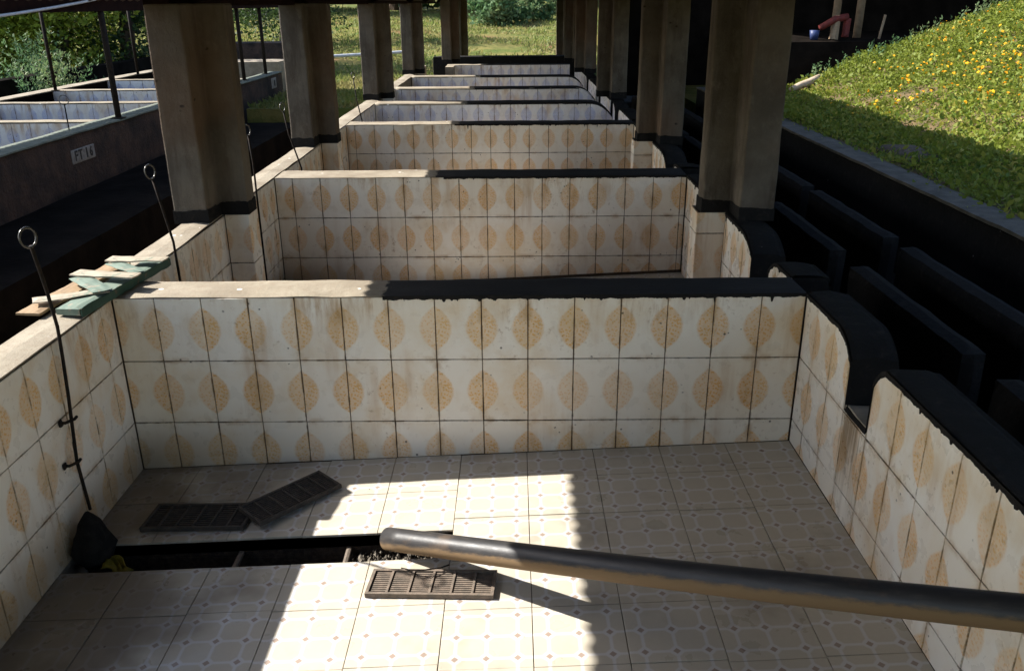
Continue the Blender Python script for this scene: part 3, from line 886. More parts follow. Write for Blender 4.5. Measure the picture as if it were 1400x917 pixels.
# ------------------------------------------------------------------ columns (T plan: main leg on the wall, side leg on the pier)
def roof_z(x):
    return 1.175 + (x + 0.25) * 0.4125 if x < 1.75 else 2.0 - (x - 1.75) * 0.3333
def column(side, y, xa, lab, base=0.0):
    """xa: outer face of the main leg; side +1: side leg points to +x (left column)"""
    root = empty('column', (xa + side * 0.1, y + 0.25, base), lab, 'column', 'concrete columns along both sides of the tanks')
    a, b = xa, xa + side * 0.192
    c = xa + side * 0.355
    pl = [(a, y), (b, y), (b, y + 0.22), (c, y + 0.22), (c, y + 0.37), (b, y + 0.37), (b, y + 0.46), (a, y + 0.46)]
    top = min(roof_z(a), roof_z(c)) - 0.03
    me = MB()
    n = 16
    zs = [base + (top - base) * i / n for i in range(n + 1)]
    for z in zs:
        for (px, py) in pl:
            me.v.append((px + 0.005 * mnoise.noise((px * 7, py * 7, z * 5)), py + 0.005 * mnoise.noise((px * 7 + 9, py * 7, z * 3)), z))
    m = len(pl)
    for i in range(n):
        for k in range(m):
            me.f.append((i * m + k, i * m + (k + 1) % m, (i + 1) * m + (k + 1) % m, (i + 1) * m + k))
    me.f.append(tuple(n * m + k for k in range(m)))
    o = me.build('shaft', M['concrete'], root)
    bv = o.modifiers.new('bevel', 'BEVEL'); bv.width = 0.010; bv.segments = 2; bv.limit_method = 'ANGLE'; bv.angle_limit = 0.9
    # black painted foot, ragged upper edge
    ft = MB()
    g = 0.004
    cx = sum(p[0] for p in pl) / m; cy = sum(p[1] for p in pl) / m
    po = []
    for i in range(m):
        p0, p1, p2 = Vector(pl[i - 1]), Vector(pl[i]), Vector(pl[(i + 1) % m])
        n1 = (p1 - p0).normalized(); n2 = (p2 - p1).normalized()
        o1 = Vector((n1.y, -n1.x)) * side; o2 = Vector((n2.y, -n2.x)) * side
        po.append(p1 + (o1 + o2) * g)
    ring = []
    for i in range(m):
        p, q = po[i], po[(i + 1) % m]
        k = max(2, int((q - p).length / 0.012))
        ring += [p.lerp(q, j / k) for j in range(k)]
    R = len(ring)
    for p in ring:
        h = 0.072 + 0.012 * mnoise.noise((p.x * 14, p.y * 14, y)) + random.random() * 0.004
        ft.v += [(p.x, p.y, base - 0.002), (p.x, p.y, base + h), (p.x * 0.97 + cx * 0.03, p.y * 0.97 + cy * 0.03, base + h)]
    for i in range(R):
        j = (i + 1) % R
        ft.f += [(i * 3, j * 3, j * 3 + 1, i * 3 + 1), (i * 3 + 1, j * 3 + 1, j * 3 + 2, i * 3 + 2)]
    ft.build('painted_foot', M['bitumen'], root)
ords = ['nearest', 'second', 'third', 'fourth']
for i, y in enumerate(COLS):
    column(1, y, -0.203, f'{ords[i]} concrete column on the left side of the tanks')
    column(-1, y - 0.03 if i < 2 else y, 3.185, f'{ords[i]} concrete column on the right side of the tanks')
for (y, nm) in ((14.93, 'fifth'), (18.5, 'sixth and farthest')):
    column(1, y, 0.27, f'{nm} concrete column on the left, set inwards', 0.0 if y < 16 else -0.4)
    column(-1, y, 3.165, f'{nm} concrete column on the right side', 0.0 if y < 16 else -0.4)

# ------------------------------------------------------------------ roofs
def corrugated(name, p0, p1, ya, yb, parent, wl=0.092, amp=0.012, mat='roof_metal'):
    """sheet spanning from eave p0=(x,z) to p1, waves running along y"""
    n = int((yb - ya) / wl * 8)
    v, f = [], []
    d = Vector((p1[0] - p0[0], 0, p1[1] - p0[1]))
    nr = Vector((-d.z, 0, d.x)).normalized()
    bs = Vector(parent['_base'])
    jag = 0
    for i in range(n + 1):
        y = ya + (yb - ya) * i / n
        if i % 60 == 0:
            jag = random.uniform(-0.02, 0.02)
        w = amp * math.sin(2 * math.pi * (y - ya) / wl)
        for t in (0.0, 1.0):
            q = Vector((p0[0], y, p0[1])) + d * t + nr * w
            if t == 0: q -= d.normalized() * (jag * 0.3)
            v.append(tuple(q - bs))
    for i in range(n):
        f.append((i * 2, i * 2 + 1, i * 2 + 3, i * 2 + 2))
    o = mesh_obj(name, v, f, M[mat], parent, smooth=True)
    so = o.modifiers.new('solid', 'SOLIDIFY'); so.thickness = 0.0015
    return o
rf = empty('shed_roof', (1.75, 6.0, 1.2), 'low corrugated iron roof over the main tank row', 'roof')
YA, YB = -17.0, 19.2
corrugated('left_sheet', (-0.297, 1.188), (1.76, 2.03), YA, YB, rf)
corrugated('right_sheet', (4.02, 1.27), (1.74, 2.03), YA, YB, rf)
MB().rbox(-0.20, -0.06, 1.3, YB, 1.150, 1.20, 0.4, 0.002, 0.003).build('eave_beam', M['beam'], rf)
MB().rbox(3.0, 3.15, YA, YB, 1.44, 1.55, 0.4, 0.002, 0.003).build('eave_beam', M['beam'], rf)
MB().rbox(1.69, 1.81, YA, YB, 1.88, 2.0, 0.4, 0.002, 0.003).build('ridge_beam', M['beam'], rf)
for y in [c + 0.28 for c in COLS] + [15.2, 18.7, -1.2]:
    t = MB()
    t.tube([(-0.1, y, 1.19), (1.75, y, 1.95)], 0.035, 6); t.tube([(3.08, y, 1.5), (1.75, y, 1.95)], 0.035, 6)
    t.build('rafter', M['beam'], rf)

# ------------------------------------------------------------------ channels on the right
def wall_block(name, x0, x1, y0, y1, z0, z1, mat, lab, cat, group=None, rnd=0.02, step=0.08, amp=0.006):
    o = MB().rbox(x0, x1, y0, y1, z0, z1, step, amp, rnd).build(name, M[mat], origin=((x0 + x1) / 2, (y0 + y1) / 2, z0))
    tag(o, lab, cat, group)
    return o
o = MB().rbox(3.19, 4.40, -3.5, 16.3, -0.80, -0.62, 0.3, 0.006, 0.01).build('channel_floor', M['bitumen']); o['kind'] = 'structure'
rw = empty('retaining_wall', (4.5, 2.8, -0.85), 'black faced retaining wall with grey top along the foot of the flowery bank', 'wall')
MB().rbox(4.40, 4.60, -4.0, 9.4, -0.85, -0.03, 0.15, 0.006, 0.008).build('core', M['bitumen'], rw)
MB().rbox(4.39, 4.61, -4.0, 9.4, -0.032, 0.0, 0.08, 0.006, 0.006).build('cap', M['kerb'], rw)
for (x, ys_, nm) in ((3.86, [(-3.2, -1.75), (-1.55, 1.17 - 1.5), (-0.13, 1.17), (1.37, 2.72), (2.86, 4.2), (4.36, 5.7), (5.9, 8.2), (8.4, 11.0)], 'along the retaining wall'),
                     (3.455, [(-2.3, -0.60), (-0.39, 0.82), (1.10, 2.35), (2.55, 3.85), (4.05, 5.4), (5.6, 7.2), (7.4, 9.4)], 'beside the columns')):
    for i, (a, b) in enumerate(ys_):
        if x > 3.8 and i == 1:
            a, b = -1.55, -0.33
        word = ['first', 'second', 'third', 'fourth', 'fifth', 'sixth', 'seventh', 'eighth'][i]
        wall_block('channel_divider', x, x + 0.12, a, b, -0.63, -0.12, 'bitumen',
                   f'{word} black channel divider from the near end, in the row {nm}', 'divider', 'black dividers in the channels', rnd=0.014, step=0.05, amp=0.006)

# ------------------------------------------------------------------ pipe
pd = empty('pipe', (1.25, -0.72, -0.74), 'long muddy black plastic pipe leaning from the drain out over the right wall', 'pipe')
P0 = Vector((1.235, -0.700, -0.742)); P1 = Vector((3.9, -2.56, 0.215))
dv = (P1 - P0); L = dv.length; dv.normalize()
R_, r_ = 0.044, 0.039
pm = MB()
n = 28; K = 40
ax = dv; ay = Vector((0, 0, 1)).cross(ax).normalized(); az = ax.cross(ay)
def pp(i, k, r):
    t = 2 * math.pi * k / n
    s = L * i / K
    bend = -0.012 * math.sin(math.pi * min(1.0, s / 2.4))
    return (s, r * math.cos(t), r * math.sin(t) + bend)
for r in (R_, r_):
    for i in range(K + 1):
        for k in range(n):
            pm.v.append(pp(i, k, r))
o2 = (K + 1) * n
for i in range(K):
    for k in range(n):
        k2 = (k + 1) % n
        pm.f.append((i * n + k, (i + 1) * n + k, (i + 1) * n + k2, i * n + k2))
        pm.f.append((o2 + i * n + k, o2 + i * n + k2, o2 + (i + 1) * n + k2, o2 + (i + 1) * n + k))
for e in (0, K):
    for k in range(n):
        k2 = (k + 1) % n
        pm.f.append((e * n + k, e * n + k2, o2 + e * n + k2, o2 + e * n + k))
po = mesh_obj('pipe_body', pm.v, pm.f, M['pipe'], pd, smooth=True)
po.matrix_local = Matrix.Translation(P0 - Vector(pd['_base'])) @ Matrix((ax, ay, az)).transposed().to_4x4()

# ------------------------------------------------------------------ grates
def grate(loc, rot, L_, Wd, lab, mat, tilt=(0, 0), bars=6, fine=11):
    root = empty('drain_grate', loc, lab, 'grate', 'loose cast iron drain grates')
    root.rotation_euler = (tilt[0], tilt[1], rot)
    root2 = {'_base': (0, 0, 0)}
    h = 0.018
    def part(nm, mb):
        mesh_obj(nm, mb.v, mb.f, M[mat], root)
    f = MB(); e = 0.011
    f.box(-L_ / 2, L_ / 2, -Wd / 2, -Wd / 2 + e, 0, h); f.box(-L_ / 2, L_ / 2, Wd / 2 - e, Wd / 2, 0, h)
    f.box(-L_ / 2, -L_ / 2 + e, -Wd / 2 + e, Wd / 2 - e, 0, h); f.box(L_ / 2 - e, L_ / 2, -Wd / 2 + e, Wd / 2 - e, 0, h)
    part('frame', f)
    for i in range(1, bars):
        x = -L_ / 2 + L_ * i / bars
        part('crossbar', MB().box(x - 0.004, x + 0.004, -Wd / 2 + e, Wd / 2 - e, 0.004, h - 0.001))
    for i in range(fine):
        y = -Wd / 2 + e + (Wd - 2 * e) * (i + 0.5) / fine
        part('slat', MB().box(-L_ / 2 + e, L_ / 2 - e, y - 0.0034, y + 0.0034, 0.003, h - 0.006))
    return root
ft = math.atan(0.043)
grate((0.418, -0.440, floor_z(0.418) + 0.001), -0.055, 0.43, 0.178, 'dark grate lying flat on the floor above the drain, nearest the left wall', 'iron_shaded', (0, -ft))
grate((0.775, -0.345, floor_z(0.775) + 0.018), 0.83, 0.40, 0.165, 'dark grate lying askew with its corner on the flat one', 'iron_shaded', (0.03, -ft + 0.05))
grate((1.422, -0.938, floor_z(1.422) + 0.001), -0.085, 0.455, 0.142, 'sunlit rusty grate lying below the end of the pipe', 'iron', (0, -ft))

# ------------------------------------------------------------------ plug rods with ring handles
def plug_rod(pts, ringc, lab, nrm=(0.95, -0.3, 0.1), r=0.0066, R=0.034, brackets=(), plug=None, thin=8):
    root = empty('plug_rod', pts[0], lab, 'rod', 'plug rods with ring handles')
    top = Vector(ringc)
    pts = list(pts) + [tuple(top + (Vector(pts[-1]) - top).normalized() * R)]
    MB().tube(pts, r, thin).build('rod', M['steel_dark'], root, smooth=True)
    MB().ring(ringc, nrm, R, r * 0.62).build('ring', M['ring'], root, smooth=True)
    for (y, z) in brackets:
        b = MB()
        b.tube([(-0.004, y - 0.03, z), (0.022, y - 0.03, z), (0.046, y - 0.004, z + .004), (0.044, y + 0.016, z + .004)], 0.006, 6)
        b.rbox(0.000, 0.012, y - 0.048, y - 0.018, z - 0.016, z + 0.016, 0.01, 0.004, 0.004, 40)
        b.build('bracket', M['steel_dark'], root)
    return root
t = NT('polished steel ring', 0.25, 0.6); t.col((0.10, 0.095, 0.09)); t.b.inputs['Metallic'].default_value = 0.6; M['ring'] = t.m
plug_rod([(0.036, -0.55, -0.70), (0.034, -0.565, -0.473), (0.030, -0.52, -0.22), (0.026, -0.495, -0.06), (0.028, -0.49, 0.05), (0.035, -0.52, 0.2), (0.05, -0.57, 0.33)],
         (0.056, -0.60, 0.418), 'nearest ring handled rod, running down the left wall into the drain', brackets=((-0.535, -0.31), (-0.57, -0.475)))
plug_rod([(0.03, 0.671, -0.7), (0.03, 0.672, -0.12), (0.026, 0.676, 0.06), (-0.01, 0.685, 0.25)], (-0.04, 0.69, 0.405), 'second ring handled rod, in front of the nearest left column')
plug_rod([(0.03, 2.115, -0.7), (0.03, 2.115, 0.03), (0.03, 2.12, 0.2)], (0.012, 2.13, 0.405), 'third ring handled rod, just behind the nearest left column')
plug_rod([(0.03, 3.365, -0.7), (0.03, 3.37, -0.06), (-0.02, 3.39, 0.1), (-0.05, 3.395, 0.2)], (-0.081, 3.40, 0.407), 'fourth ring handled rod, in front of the second left column')
plug_rod([(0.03, 6.31, -0.6), (0.03, 6.31, -0.06), (-0.02, 6.35, 0.15)], (-0.05, 6.38, 0.42), 'farthest ring handled rod under the roof, before the third left column')

# plug at the drain and a yellow scrap
pl = MB()
n = 22
prof = [(0.0, 0.012), (0.02, 0.045), (0.05, 0.066), (0.10, 0.070), (0.15, 0.058), (0.19, 0.042), (0.225, 0.022), (0.245, 0.008)]
for i, (h, r) in enumerate(prof):
    for k in range(n):
        t_ = 2 * math.pi * k / n
        rr_ = r * (1 + 0.35 * mnoise.noise((math.cos(t_) * 2.2, math.sin(t_) * 2.2, h * 22)))
        pl.v.append((0.082 + rr_ * math.cos(t_), -0.655 + rr_ * 1.1 * math.sin(t_), -0.89 + h))
for i in range(len(prof) - 1):
    for k in range(n):
        pl.f.append((i * n + k, i * n + (k + 1) % n, (i + 1) * n + (k + 1) % n, (i + 1) * n + k))
pl.f.append(tuple(range(n))); pl.f.append(tuple((len(prof) - 1) * n + k for k in range(n)))
tag(pl.build('drain_plug', M['rubber'], origin=(0.085, -0.65, -0.89), smooth=True), 'black rubber drain plug wrapped at the foot of the nearest rod', 'plug')
ys2 = MB()
m_ = 7
for i in range(m_):
    for j in range(m_):
        x = 0.14 + 0.09 * i / (m_ - 1); y = -0.745 + 0.075 * j / (m_ - 1)
        ys2.v.append((x, y + 0.02 * math.sin(i), -0.885 + 0.03 * mnoise.noise((i * 0.9, j * 0.9, 2)) + 0.05 * (1 - i / (m_ - 1))))
for i in range(m_ - 1):
    for j in range(m_ - 1):
        ys2.f.append((i * m_ + j, (i + 1) * m_ + j, (i + 1) * m_ + j + 1, i * m_ + j + 1))
o = tag(ys2.build('plastic_scrap', M['yellow'], origin=(0.2, -0.71, -0.9), smooth=True), 'crumpled dull yellow scrap beside the drain plug', 'scrap')
so = o.modifiers.new('solid', 'SOLIDIFY'); so.thickness = 0.006

# ------------------------------------------------------------------ broken green pallet on the left wall
pal = empty('broken_pallet', (-0.12, 0.18, 0.006), 'broken wooden pallet with green and pale slats lying on the left wall', 'pallet')
def board(name, a, b, w, z0, th, mat, z1=None):
    a = Vector(a); b = Vector(b); d = b - a; L_ = d.length
    mb = MB().rbox(-L_ / 2, L_ / 2, -w / 2, w / 2, 0, th, 0.022, 0.004, 0.003, 18)
    o = mesh_obj(name, mb.v, mb.f, M[mat], pal)
    c = (a + b) / 2
    o.location = Vector((c.x, c.y, z0)) - Vector(pal['_base'])
    o.rotation_euler = (0, 0 if z1 is None else -math.atan2(z1 - z0, L_ / 2), math.atan2(d.y, d.x))
board('plank', (-0.215, -0.26), (-0.15, 0.46), 0.105, 0.008, 0.016, 'board_tan')
board('plank', (-0.056, -0.255), (0.026, 0.47), 0.105, 0.006, 0.032, 'board_green')
board('shaded_edge', (0.0, -0.257), (0.083, 0.468), 0.010, 0.000, 0.0385, 'board_green_shade')  # thin dark strip painting the shade on the plank's inner side
board('slat', (-0.235, -0.175), (0.02, -0.035), 0.075, 0.039, 0.010, 'board_pale')
board('slat', (-0.185, 0.125), (0.015, -0.08), 0.088, 0.049, 0.008, 'board_green')
board('slat', (-0.215, 0.15), (0.085, 0.095), 0.080, 0.057, 0.012, 'board_pale')
board('slat', (-0.135, 0.345), (0.055, 0.185), 0.075, 0.049, 0.008, 'board_green')
board('slat', (-0.16, 0.365), (0.115, 0.35), 0.080, 0.057, 0.012, 'board_pale')

# ------------------------------------------------------------------ passage and the open tank bank on the left
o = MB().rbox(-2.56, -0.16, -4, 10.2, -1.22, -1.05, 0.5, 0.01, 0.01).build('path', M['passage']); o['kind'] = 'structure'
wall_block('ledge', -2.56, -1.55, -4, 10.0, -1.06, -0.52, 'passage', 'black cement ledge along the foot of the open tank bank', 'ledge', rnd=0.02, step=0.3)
bk = empty('tank_bank', (-2.6, 5.0, -1.2), 'earth stained outer wall of the open tanks on the left, with painted tank number', 'wall')
MB().rbox(-2.76, -2.555, -2.0, 13.0, -1.2, -0.012, 0.12, 0.006, 0.006, 3).build('core', M['bank_wall'], bk)
MB().rbox(-2.80, -2.535, -2.0, 13.0, -0.014, 0.012, 0.12, 0.006, 0.006, 3).build('cap', M['moss'], bk)
MB().rbox(-5.25, -5.05, -2.0, 15.0, -1.2, -0.012, 0.2, 0.006, 0.006, 3).build('far_side', M['passage'], bk)
MB().rbox(-5.27, -5.03, -2.0, 15.0, -0.014, 0.012, 0.2, 0.006, 0.006, 3).build('cap', M['cap'], bk)
pt = MB().rbox(-2.5600, -2.5440, 4.845, 5.33, -0.28, -0.145, 0.02, 0.0022, 0.004, 9).build('painted_sign', M['white_paint'], bk)
def text(s, loc, size, parent, mat, rot):
    cu = bpy.data.curves.new('lettering', 'FONT')
    cu.body = s; cu.size = size; cu.extrude = 0.0012; cu.offset = 0.003; cu.align_x = 'CENTER'; cu.align_y = 'CENTER'; cu.resolution_u = 2
    tmp = bpy.data.objects.new('tmp', cu); COL.objects.link(tmp)
    dg = bpy.context.evaluated_depsgraph_get()
    me = bpy.data.meshes.new_from_object(tmp.evaluated_get(dg))
    bpy.data.objects.remove(tmp)
    me.materials.clear(); me.materials.append(M[mat])
    o = bpy.data.objects.new('lettering', me); COL.objects.link(o)
    o.parent = parent; o.location = Vector(loc) - Vector(parent['_base']); o.rotation_euler = rot
    return o
for ch, dy in (('F', -0.165), ('T', -0.075), ('1', 0.055), ('6', 0.145)):
    text(ch, (-2.5405, 5.09 + dy, -0.21), 0.135, bk, 'black_paint', (math.pi / 2, 0, math.pi / 2)).name = 'letter'
MB().rbox(-2.5600, -2.5440, 12.2, 12.52, -0.24, -0.06, 0.03, 0.003, 0.004, 9).build('painted_sign', M['white_paint'], bk)
MB().rbox(-2.5435, -2.539, 12.33, 12.42, -0.20, -0.10, 0.02, 0.008, 0.004, 20).build('paint_mark', M['black_paint'], bk)
for i, y in enumerate((2.1, 3.98, 5.86, 7.75, 9.5, 11.3)):
    word = ['nearest', 'second', 'third', 'fourth', 'fifth', 'farthest'][i]
    root = empty('partition_wall', (-3.9, y + 0.1, -0.9), f'{word} blue leaf tiled cross wall in the open tank bank on the left', 'wall', 'cross walls of the open tank bank')
    MB().box(-5.06, -2.755, y + 0.008, y + 0.19, -1.0, -0.012).build('core', M['grout'], root)
    MB().rbox(-5.06, -2.755, y - 0.004, y + 0.195, -0.013, 0.008, 0.08, 0.005, 0.005, 5).build('cap', M['cap'], root)
    if i > 1:
        wall_tiles(root, 'y-', y, -5.05, -2.76, -0.06, lambda q: -0.014, lambda q: -0.75, 'tile_b')
for i, (x, y, r, h) in enumerate(((-2.60, 6.10, 0.032, 1.25), (-4.95, 9.41, 0.024, 1.3), (-4.97, 12.39, 0.024, 1.3), (-2.66, 11.0, 0.03, 1.25), (-2.66, 12.3, 0.03, 1.25))):
    lab = ['thick black steel post on the mossy wall top, left of the nearest column', 'thin black post leftmost on the far side of the open tanks', 'thin black post close to the left edge of the nearest column',
           'black post seen between the two nearest left columns', 'second black post seen between the two nearest left columns'][i]
    p = empty('roof_post', (x, y, 0.0), lab, 'post', 'steel posts of the open tank bank')
    MB().tube([(x, y, 0.0), (x, y, h)], r, 10).build('shaft', M['steel_dark'], p, smooth=True)
    MB().rbox(x - r * 2, x + r * 2, y - r * 2, y + r * 2, 0.008, 0.02, 0.05, 0.001, 0.002).build('base_plate', M['steel_dark'], p)
plug_rod([(-2.70, 5.19, -0.5), (-2.70, 5.19, 0.0), (-2.70, 5.19, 0.12)], (-2.70, 5.194, 0.296), 'dark ring handled rod standing in the open tanks on the left', nrm=(0.3, -1, 0.05), R=0.045)
lr = empty('tank_roof', (-3.4, 6, 1.2), 'dark narrow roof strip over the open tanks on the left', 'roof')
MB().rbox(-2.78, -2.56, -4, 13.5, 1.10, 1.30, 0.5, 0.004, 0.004).build('eave_beam', M['beam'], lr)
corrugated('sheet', (-2.45, 1.31), (-4.35, 1.42), -4, 13.5, lr)
# water pipe hanging under that roof
wp = MB()
cv = [(-2.52, 2.6, 1.028), (-2.52, 3.2, 1.043), (-2.52, 3.8, 1.068), (-2.52, 4.4, 1.105), (-2.52, 5.0, 1.146), (-2.52, 5.6, 1.194), (-2.52, 6.6, 1.285)]
tag(wp.tube(cv, 0.013, 10).build('water_pipe', M['galv'], origin=(-2.52, 3.0, 1.07), smooth=True), 'pale thin water pipe curving up below the dark beam at top left', 'pipe')

# more low structures on the left
wall_block('low_wall', -7.3, -7.0, 6.0, 20.0, -0.6, 0.0, 'passage', 'long dark low wall in front of the bushes at left', 'wall', rnd=0.02, step=0.4)
rl = empty('rail', (-2.0, 16.5, -0.3), 'grey pipe rail in the grass between the second and third left columns', 'rail')
r = MB()
r.tube([(-3.2, 16.0, 0.05), (-0.4, 16.6, 0.16)], 0.035, 8); r.build('bar', M['galv'], rl)
for x in (-2.9, -1.6, -0.5):
    MB().tube([(x, 16.06 + (x + 3.2) * 0.21, -0.5), (x, 16.06 + (x + 3.2) * 0.21, 0.1)], 0.03, 8).build('post', M['render'], rl)
wall_block('end_wall', -0.1, 3.6, 16.8, 17.1, -1.0, 0.04, 'bitumen', 'black low wall closing the far end of the roofed tanks', 'wall', rnd=0.02, step=0.2)
wall_block('tank_block', -4.8, -2.9, 14.2, 15.0, -0.6, 0.12, 'render', 'grey cement tank edge far left between the two nearest left columns', 'wall', rnd=0.02, step=0.2)
wall_block('tank_block', -5.6, -2.9, 16.5, 17.2, -0.6, 0.38, 'bank_wall', 'brown tank block behind the grey one, far left', 'wall', rnd=0.02, step=0.2)

# ------------------------------------------------------------------ shed on the right behind the bank
sh = empty('open_shed', (8.5, 11.0, -0.3), 'dark open shed on a mossy platform behind the flowery bank', 'shed')
MB().rbox(5.45, 16, 9.45, 13.5, -0.5, 0.62, 0.3, 0.01, 0.02).build('platform', M['passage'], sh)
MB().box(3.6, 16, 13.2, 13.4, -0.5, 3.2).build('back_wall', M['passage'], sh)
MB().box(3.4, 16.5, 9.0, 13.8, 3.2, 3.25).build('roof', M['roof_metal'], sh)
for (x, y, r, mt) in ((6.50, 9.95, 0.055, 'timber'), (6.98, 10.3, 0.06, 'timber'), (9.5, 9.9, 0.07, 'bark'), (5.75, 10.0, 0.06, 'bark')):
    MB().tube([(x, y, 0.6), (x + 0.03, y, 3.2)], r, 10).build('post', M[mt], sh, smooth=True)
rm = empty('red_machine', (6.5, 9.75, 0.62), 'red machine with slanting arm standing in the dark shed', 'machine')
MB().tube([(6.2, 9.7, 0.78), (6.42, 9.72, 0.9), (6.6, 9.75, 0.93)], [0.045, 0.05, 0.05], 10).build('arm', M['red'], rm, smooth=True)
MB().tube([(6.42, 9.72, 0.62), (6.46, 9.74, 0.95)], [0.07, 0.04], 8).build('leg', M['timber'], rm)
MB().rbox(6.56, 6.66, 9.7, 9.84, 0.64, 0.92, 0.05, 0.01, 0.015).build('body', M['red'], rm)
bu = empty('bucket', (6.13, 9.7, 0.62), 'small blue bucket beside the red machine in the shed', 'bucket')
MB().tube([(6.13, 9.7, 0.62), (6.13, 9.7, 0.75)], [0.055, 0.07], 14).build('body', M['blue'], bu, smooth=True)
MB().ring((6.13, 9.7, 0.75), (0, 0, 1.0001), 0.07, 0.006).build('rim', M['blue'], bu, smooth=True)
st = MB().tube([(7.1, 9.75, 0.62), (7.16, 9.78, 0.95)], 0.02, 8).build('wooden_stick', M['timber'], origin=(7.1, 9.75, 0.62))
tag(st, 'short pale stick leaning right of the red machine', 'stick')
lg = MB()
pts = [(5.25, 7.75, 0.10), (5.40, 7.86, 0.14), (5.55, 7.95, 0.17), (5.72, 8.05, 0.24)]
lg.tube(pts, [0.03, 0.045, 0.05, 0.035], 10)
tag(lg.build('log', M['dead_wood'], origin=(5.25, 7.75, 0.08), smooth=True), 'bleached log lying at the foot of the bank beside the nearest right column', 'log')
sk = MB().rbox(4.72, 5.02, 3.0, 3.75, -0.06, 0.05, 0.06, 0.035, 0.03, 5).build('empty_sack', M['sack'], origin=(4.87, 3.3, -0.05), smooth=True)
tag(sk, 'flat grey sack lying in the shade behind the retaining wall', 'sack')

# ------------------------------------------------------------------ vegetation
def leaves_mesh(name, P, size, mat, up=0.3, aspect=0.5, parent=None, kind=None, norm=None):
    """one small bent leaf (two triangles folded on the midrib) for each point"""
    n = len(P)
    d = rng.normal(size=(n, 3)); d[:, 2] = np.abs(d[:, 2]) * up + up * 0.4
    d /= np.linalg.norm(d, axis=1)[:, None]
    e = rng.normal(size=(n, 3))
    e -= d * (e * d).sum(1)[:, None]
    e /= np.linalg.norm(e, axis=1)[:, None]
    s = (size * rng.uniform(0.55, 1.4, n))[:, None]
    f = np.cross(d, e)
    v = np.stack([P, P + d * s * 0.5 + e * s * aspect * 0.5 + f * s * 0.08, P + d * s, P + d * s * 0.5 - e * s * aspect * 0.5 + f * s * 0.08], 1).reshape(-1, 3)
    me = bpy.data.meshes.new(name)
    me.vertices.add(4 * n); me.vertices.foreach_set('co', v.ravel())
    me.loops.add(4 * n); me.loops.foreach_set('vertex_index', np.arange(4 * n, dtype=np.int32))
    me.polygons.add(n)
    me.polygons.foreach_set('loop_start', np.arange(0, 4 * n, 4, dtype=np.int32))
    me.polygons.foreach_set('loop_total', np.full(n, 4, dtype=np.int32))
    me.update(calc_edges=True)
    me.materials.append(mat)
    o = bpy.data.objects.new(name, me); COL.objects.link(o)
    if parent is not None: o.parent = parent
    if kind: o['kind'] = kind
    return o
# bank herbs: clumped
N = 20000
cxy = np.stack([rng.uniform(4.66, 10.2, N), rng.uniform(0.2, 8.75, N)], 1)
cover = np.array([0.6 * mnoise.noise((x * 0.8, y * 0.8, 7)) + 0.7 * mnoise.noise((x * 2.3, y * 2.3, 4)) for x, y in cxy])
keep = cover > -0.48 + 0.2 * rng.random(N)
cxy = cxy[keep]
pts = []
for (x, y), c in zip(cxy, cover[keep]):
    k = int(8 + 10 * max(0, c + 0.3))
    r = 0.05 + 0.05 * rng.random()
    h = 0.02 + 0.06 * rng.random() + 0.22 * max(0, c) ** 1.3
    q = rng.normal(size=(k, 3)) * (r, r, 0)
    q[:, 2] = rng.random(k) * h
    q[:, 0] += x; q[:, 1] += y
    for p in q:
        p[2] += bank_z(p[0], p[1])
    pts.append(q)
pts = np.concatenate(pts)
o = leaves_mesh('bank_plants', pts, rng.choice([0.024, 0.034, 0.052], len(pts)), M['bank_leaf'], up=0.55, aspect=0.5, kind='stuff')
o['label'] = 'low green herbs covering the sunny bank'
# tall stalks on the crest
sp = []
for i in range(58):
    x = rng.uniform(5.6, 8.4); y = rng.uniform(7.9, 8.6)
    z = bank_z(x, y)
    for j in range(14):
        sp.append((x + rng.normal() * 0.008, y + rng.normal() * 0.008, z + 0.03 + 0.17 * j / 14 * rng.uniform(.9, 1.1)))
leaves_mesh('bank_stalks', np.array(sp), 0.04, M['leaf_c'], up=1.2, aspect=0.4, kind='stuff')
# flowers
fm = MB()
for ringi, (rr, nn, zz) in enumerate(((0.024, 8, 0.0), (0.017, 6, 0.007), (0.009, 5, 0.011))):
    for k in range(nn):
        t = 2 * math.pi * (k + 0.5 * ringi) / nn
        d = Vector((math.cos(t), math.sin(t), 0)); s_ = Vector((-d.y, d.x, 0))
        b = len(fm.v)
        w = rr * 0.42
        fm.v += [tuple(Vector((0, 0, zz))), tuple(d * rr * 0.6 + s_ * w + Vector((0, 0, zz + 0.006))), tuple(d * rr + Vector((0, 0, zz + 0.003))), tuple(d * rr * 0.6 - s_ * w + Vector((0, 0, zz + 0.006)))]
        fm.f.append((b, b + 1, b + 2, b + 3))
fme = bpy.data.meshes.new('flower'); fme.from_pydata(fm.v, [], fm.f); fme.materials.append(M['petal']); fme.update()
spots = [(1265, 96, 7), (1290, 98, 4), (1215, 128, 5), (1240, 118, 4), (1227, 135, 4), (1345, 85, 9), (1390, 80, 8), (1370, 95, 6), (1320, 78, 4), (1365, 70, 5),
         (1385, 100, 6), (1340, 45, 5), (1370, 40, 5), (1395, 50, 5), (1255, 66, 4), (1290, 38, 4), (1310, 42, 4), (1285, 25, 3), (1370, 120, 5), (1390, 135, 5),
         (1235, 145, 4), (1180, 130, 2), (1300, 60, 4), (1350, 100, 6), (1275, 85, 5), (1250, 110, 5), (1395, 20, 5), (1345, 20, 4), (1200, 95, 3), (1225, 100, 4),
         (1330, 140, 4), (1300, 120, 5), (1265, 135, 4), (1395, 112, 6), (1380, 60, 5), (1330, 60, 4), (1155, 150, 2), (1205, 148, 3), (1320, 105, 4)]
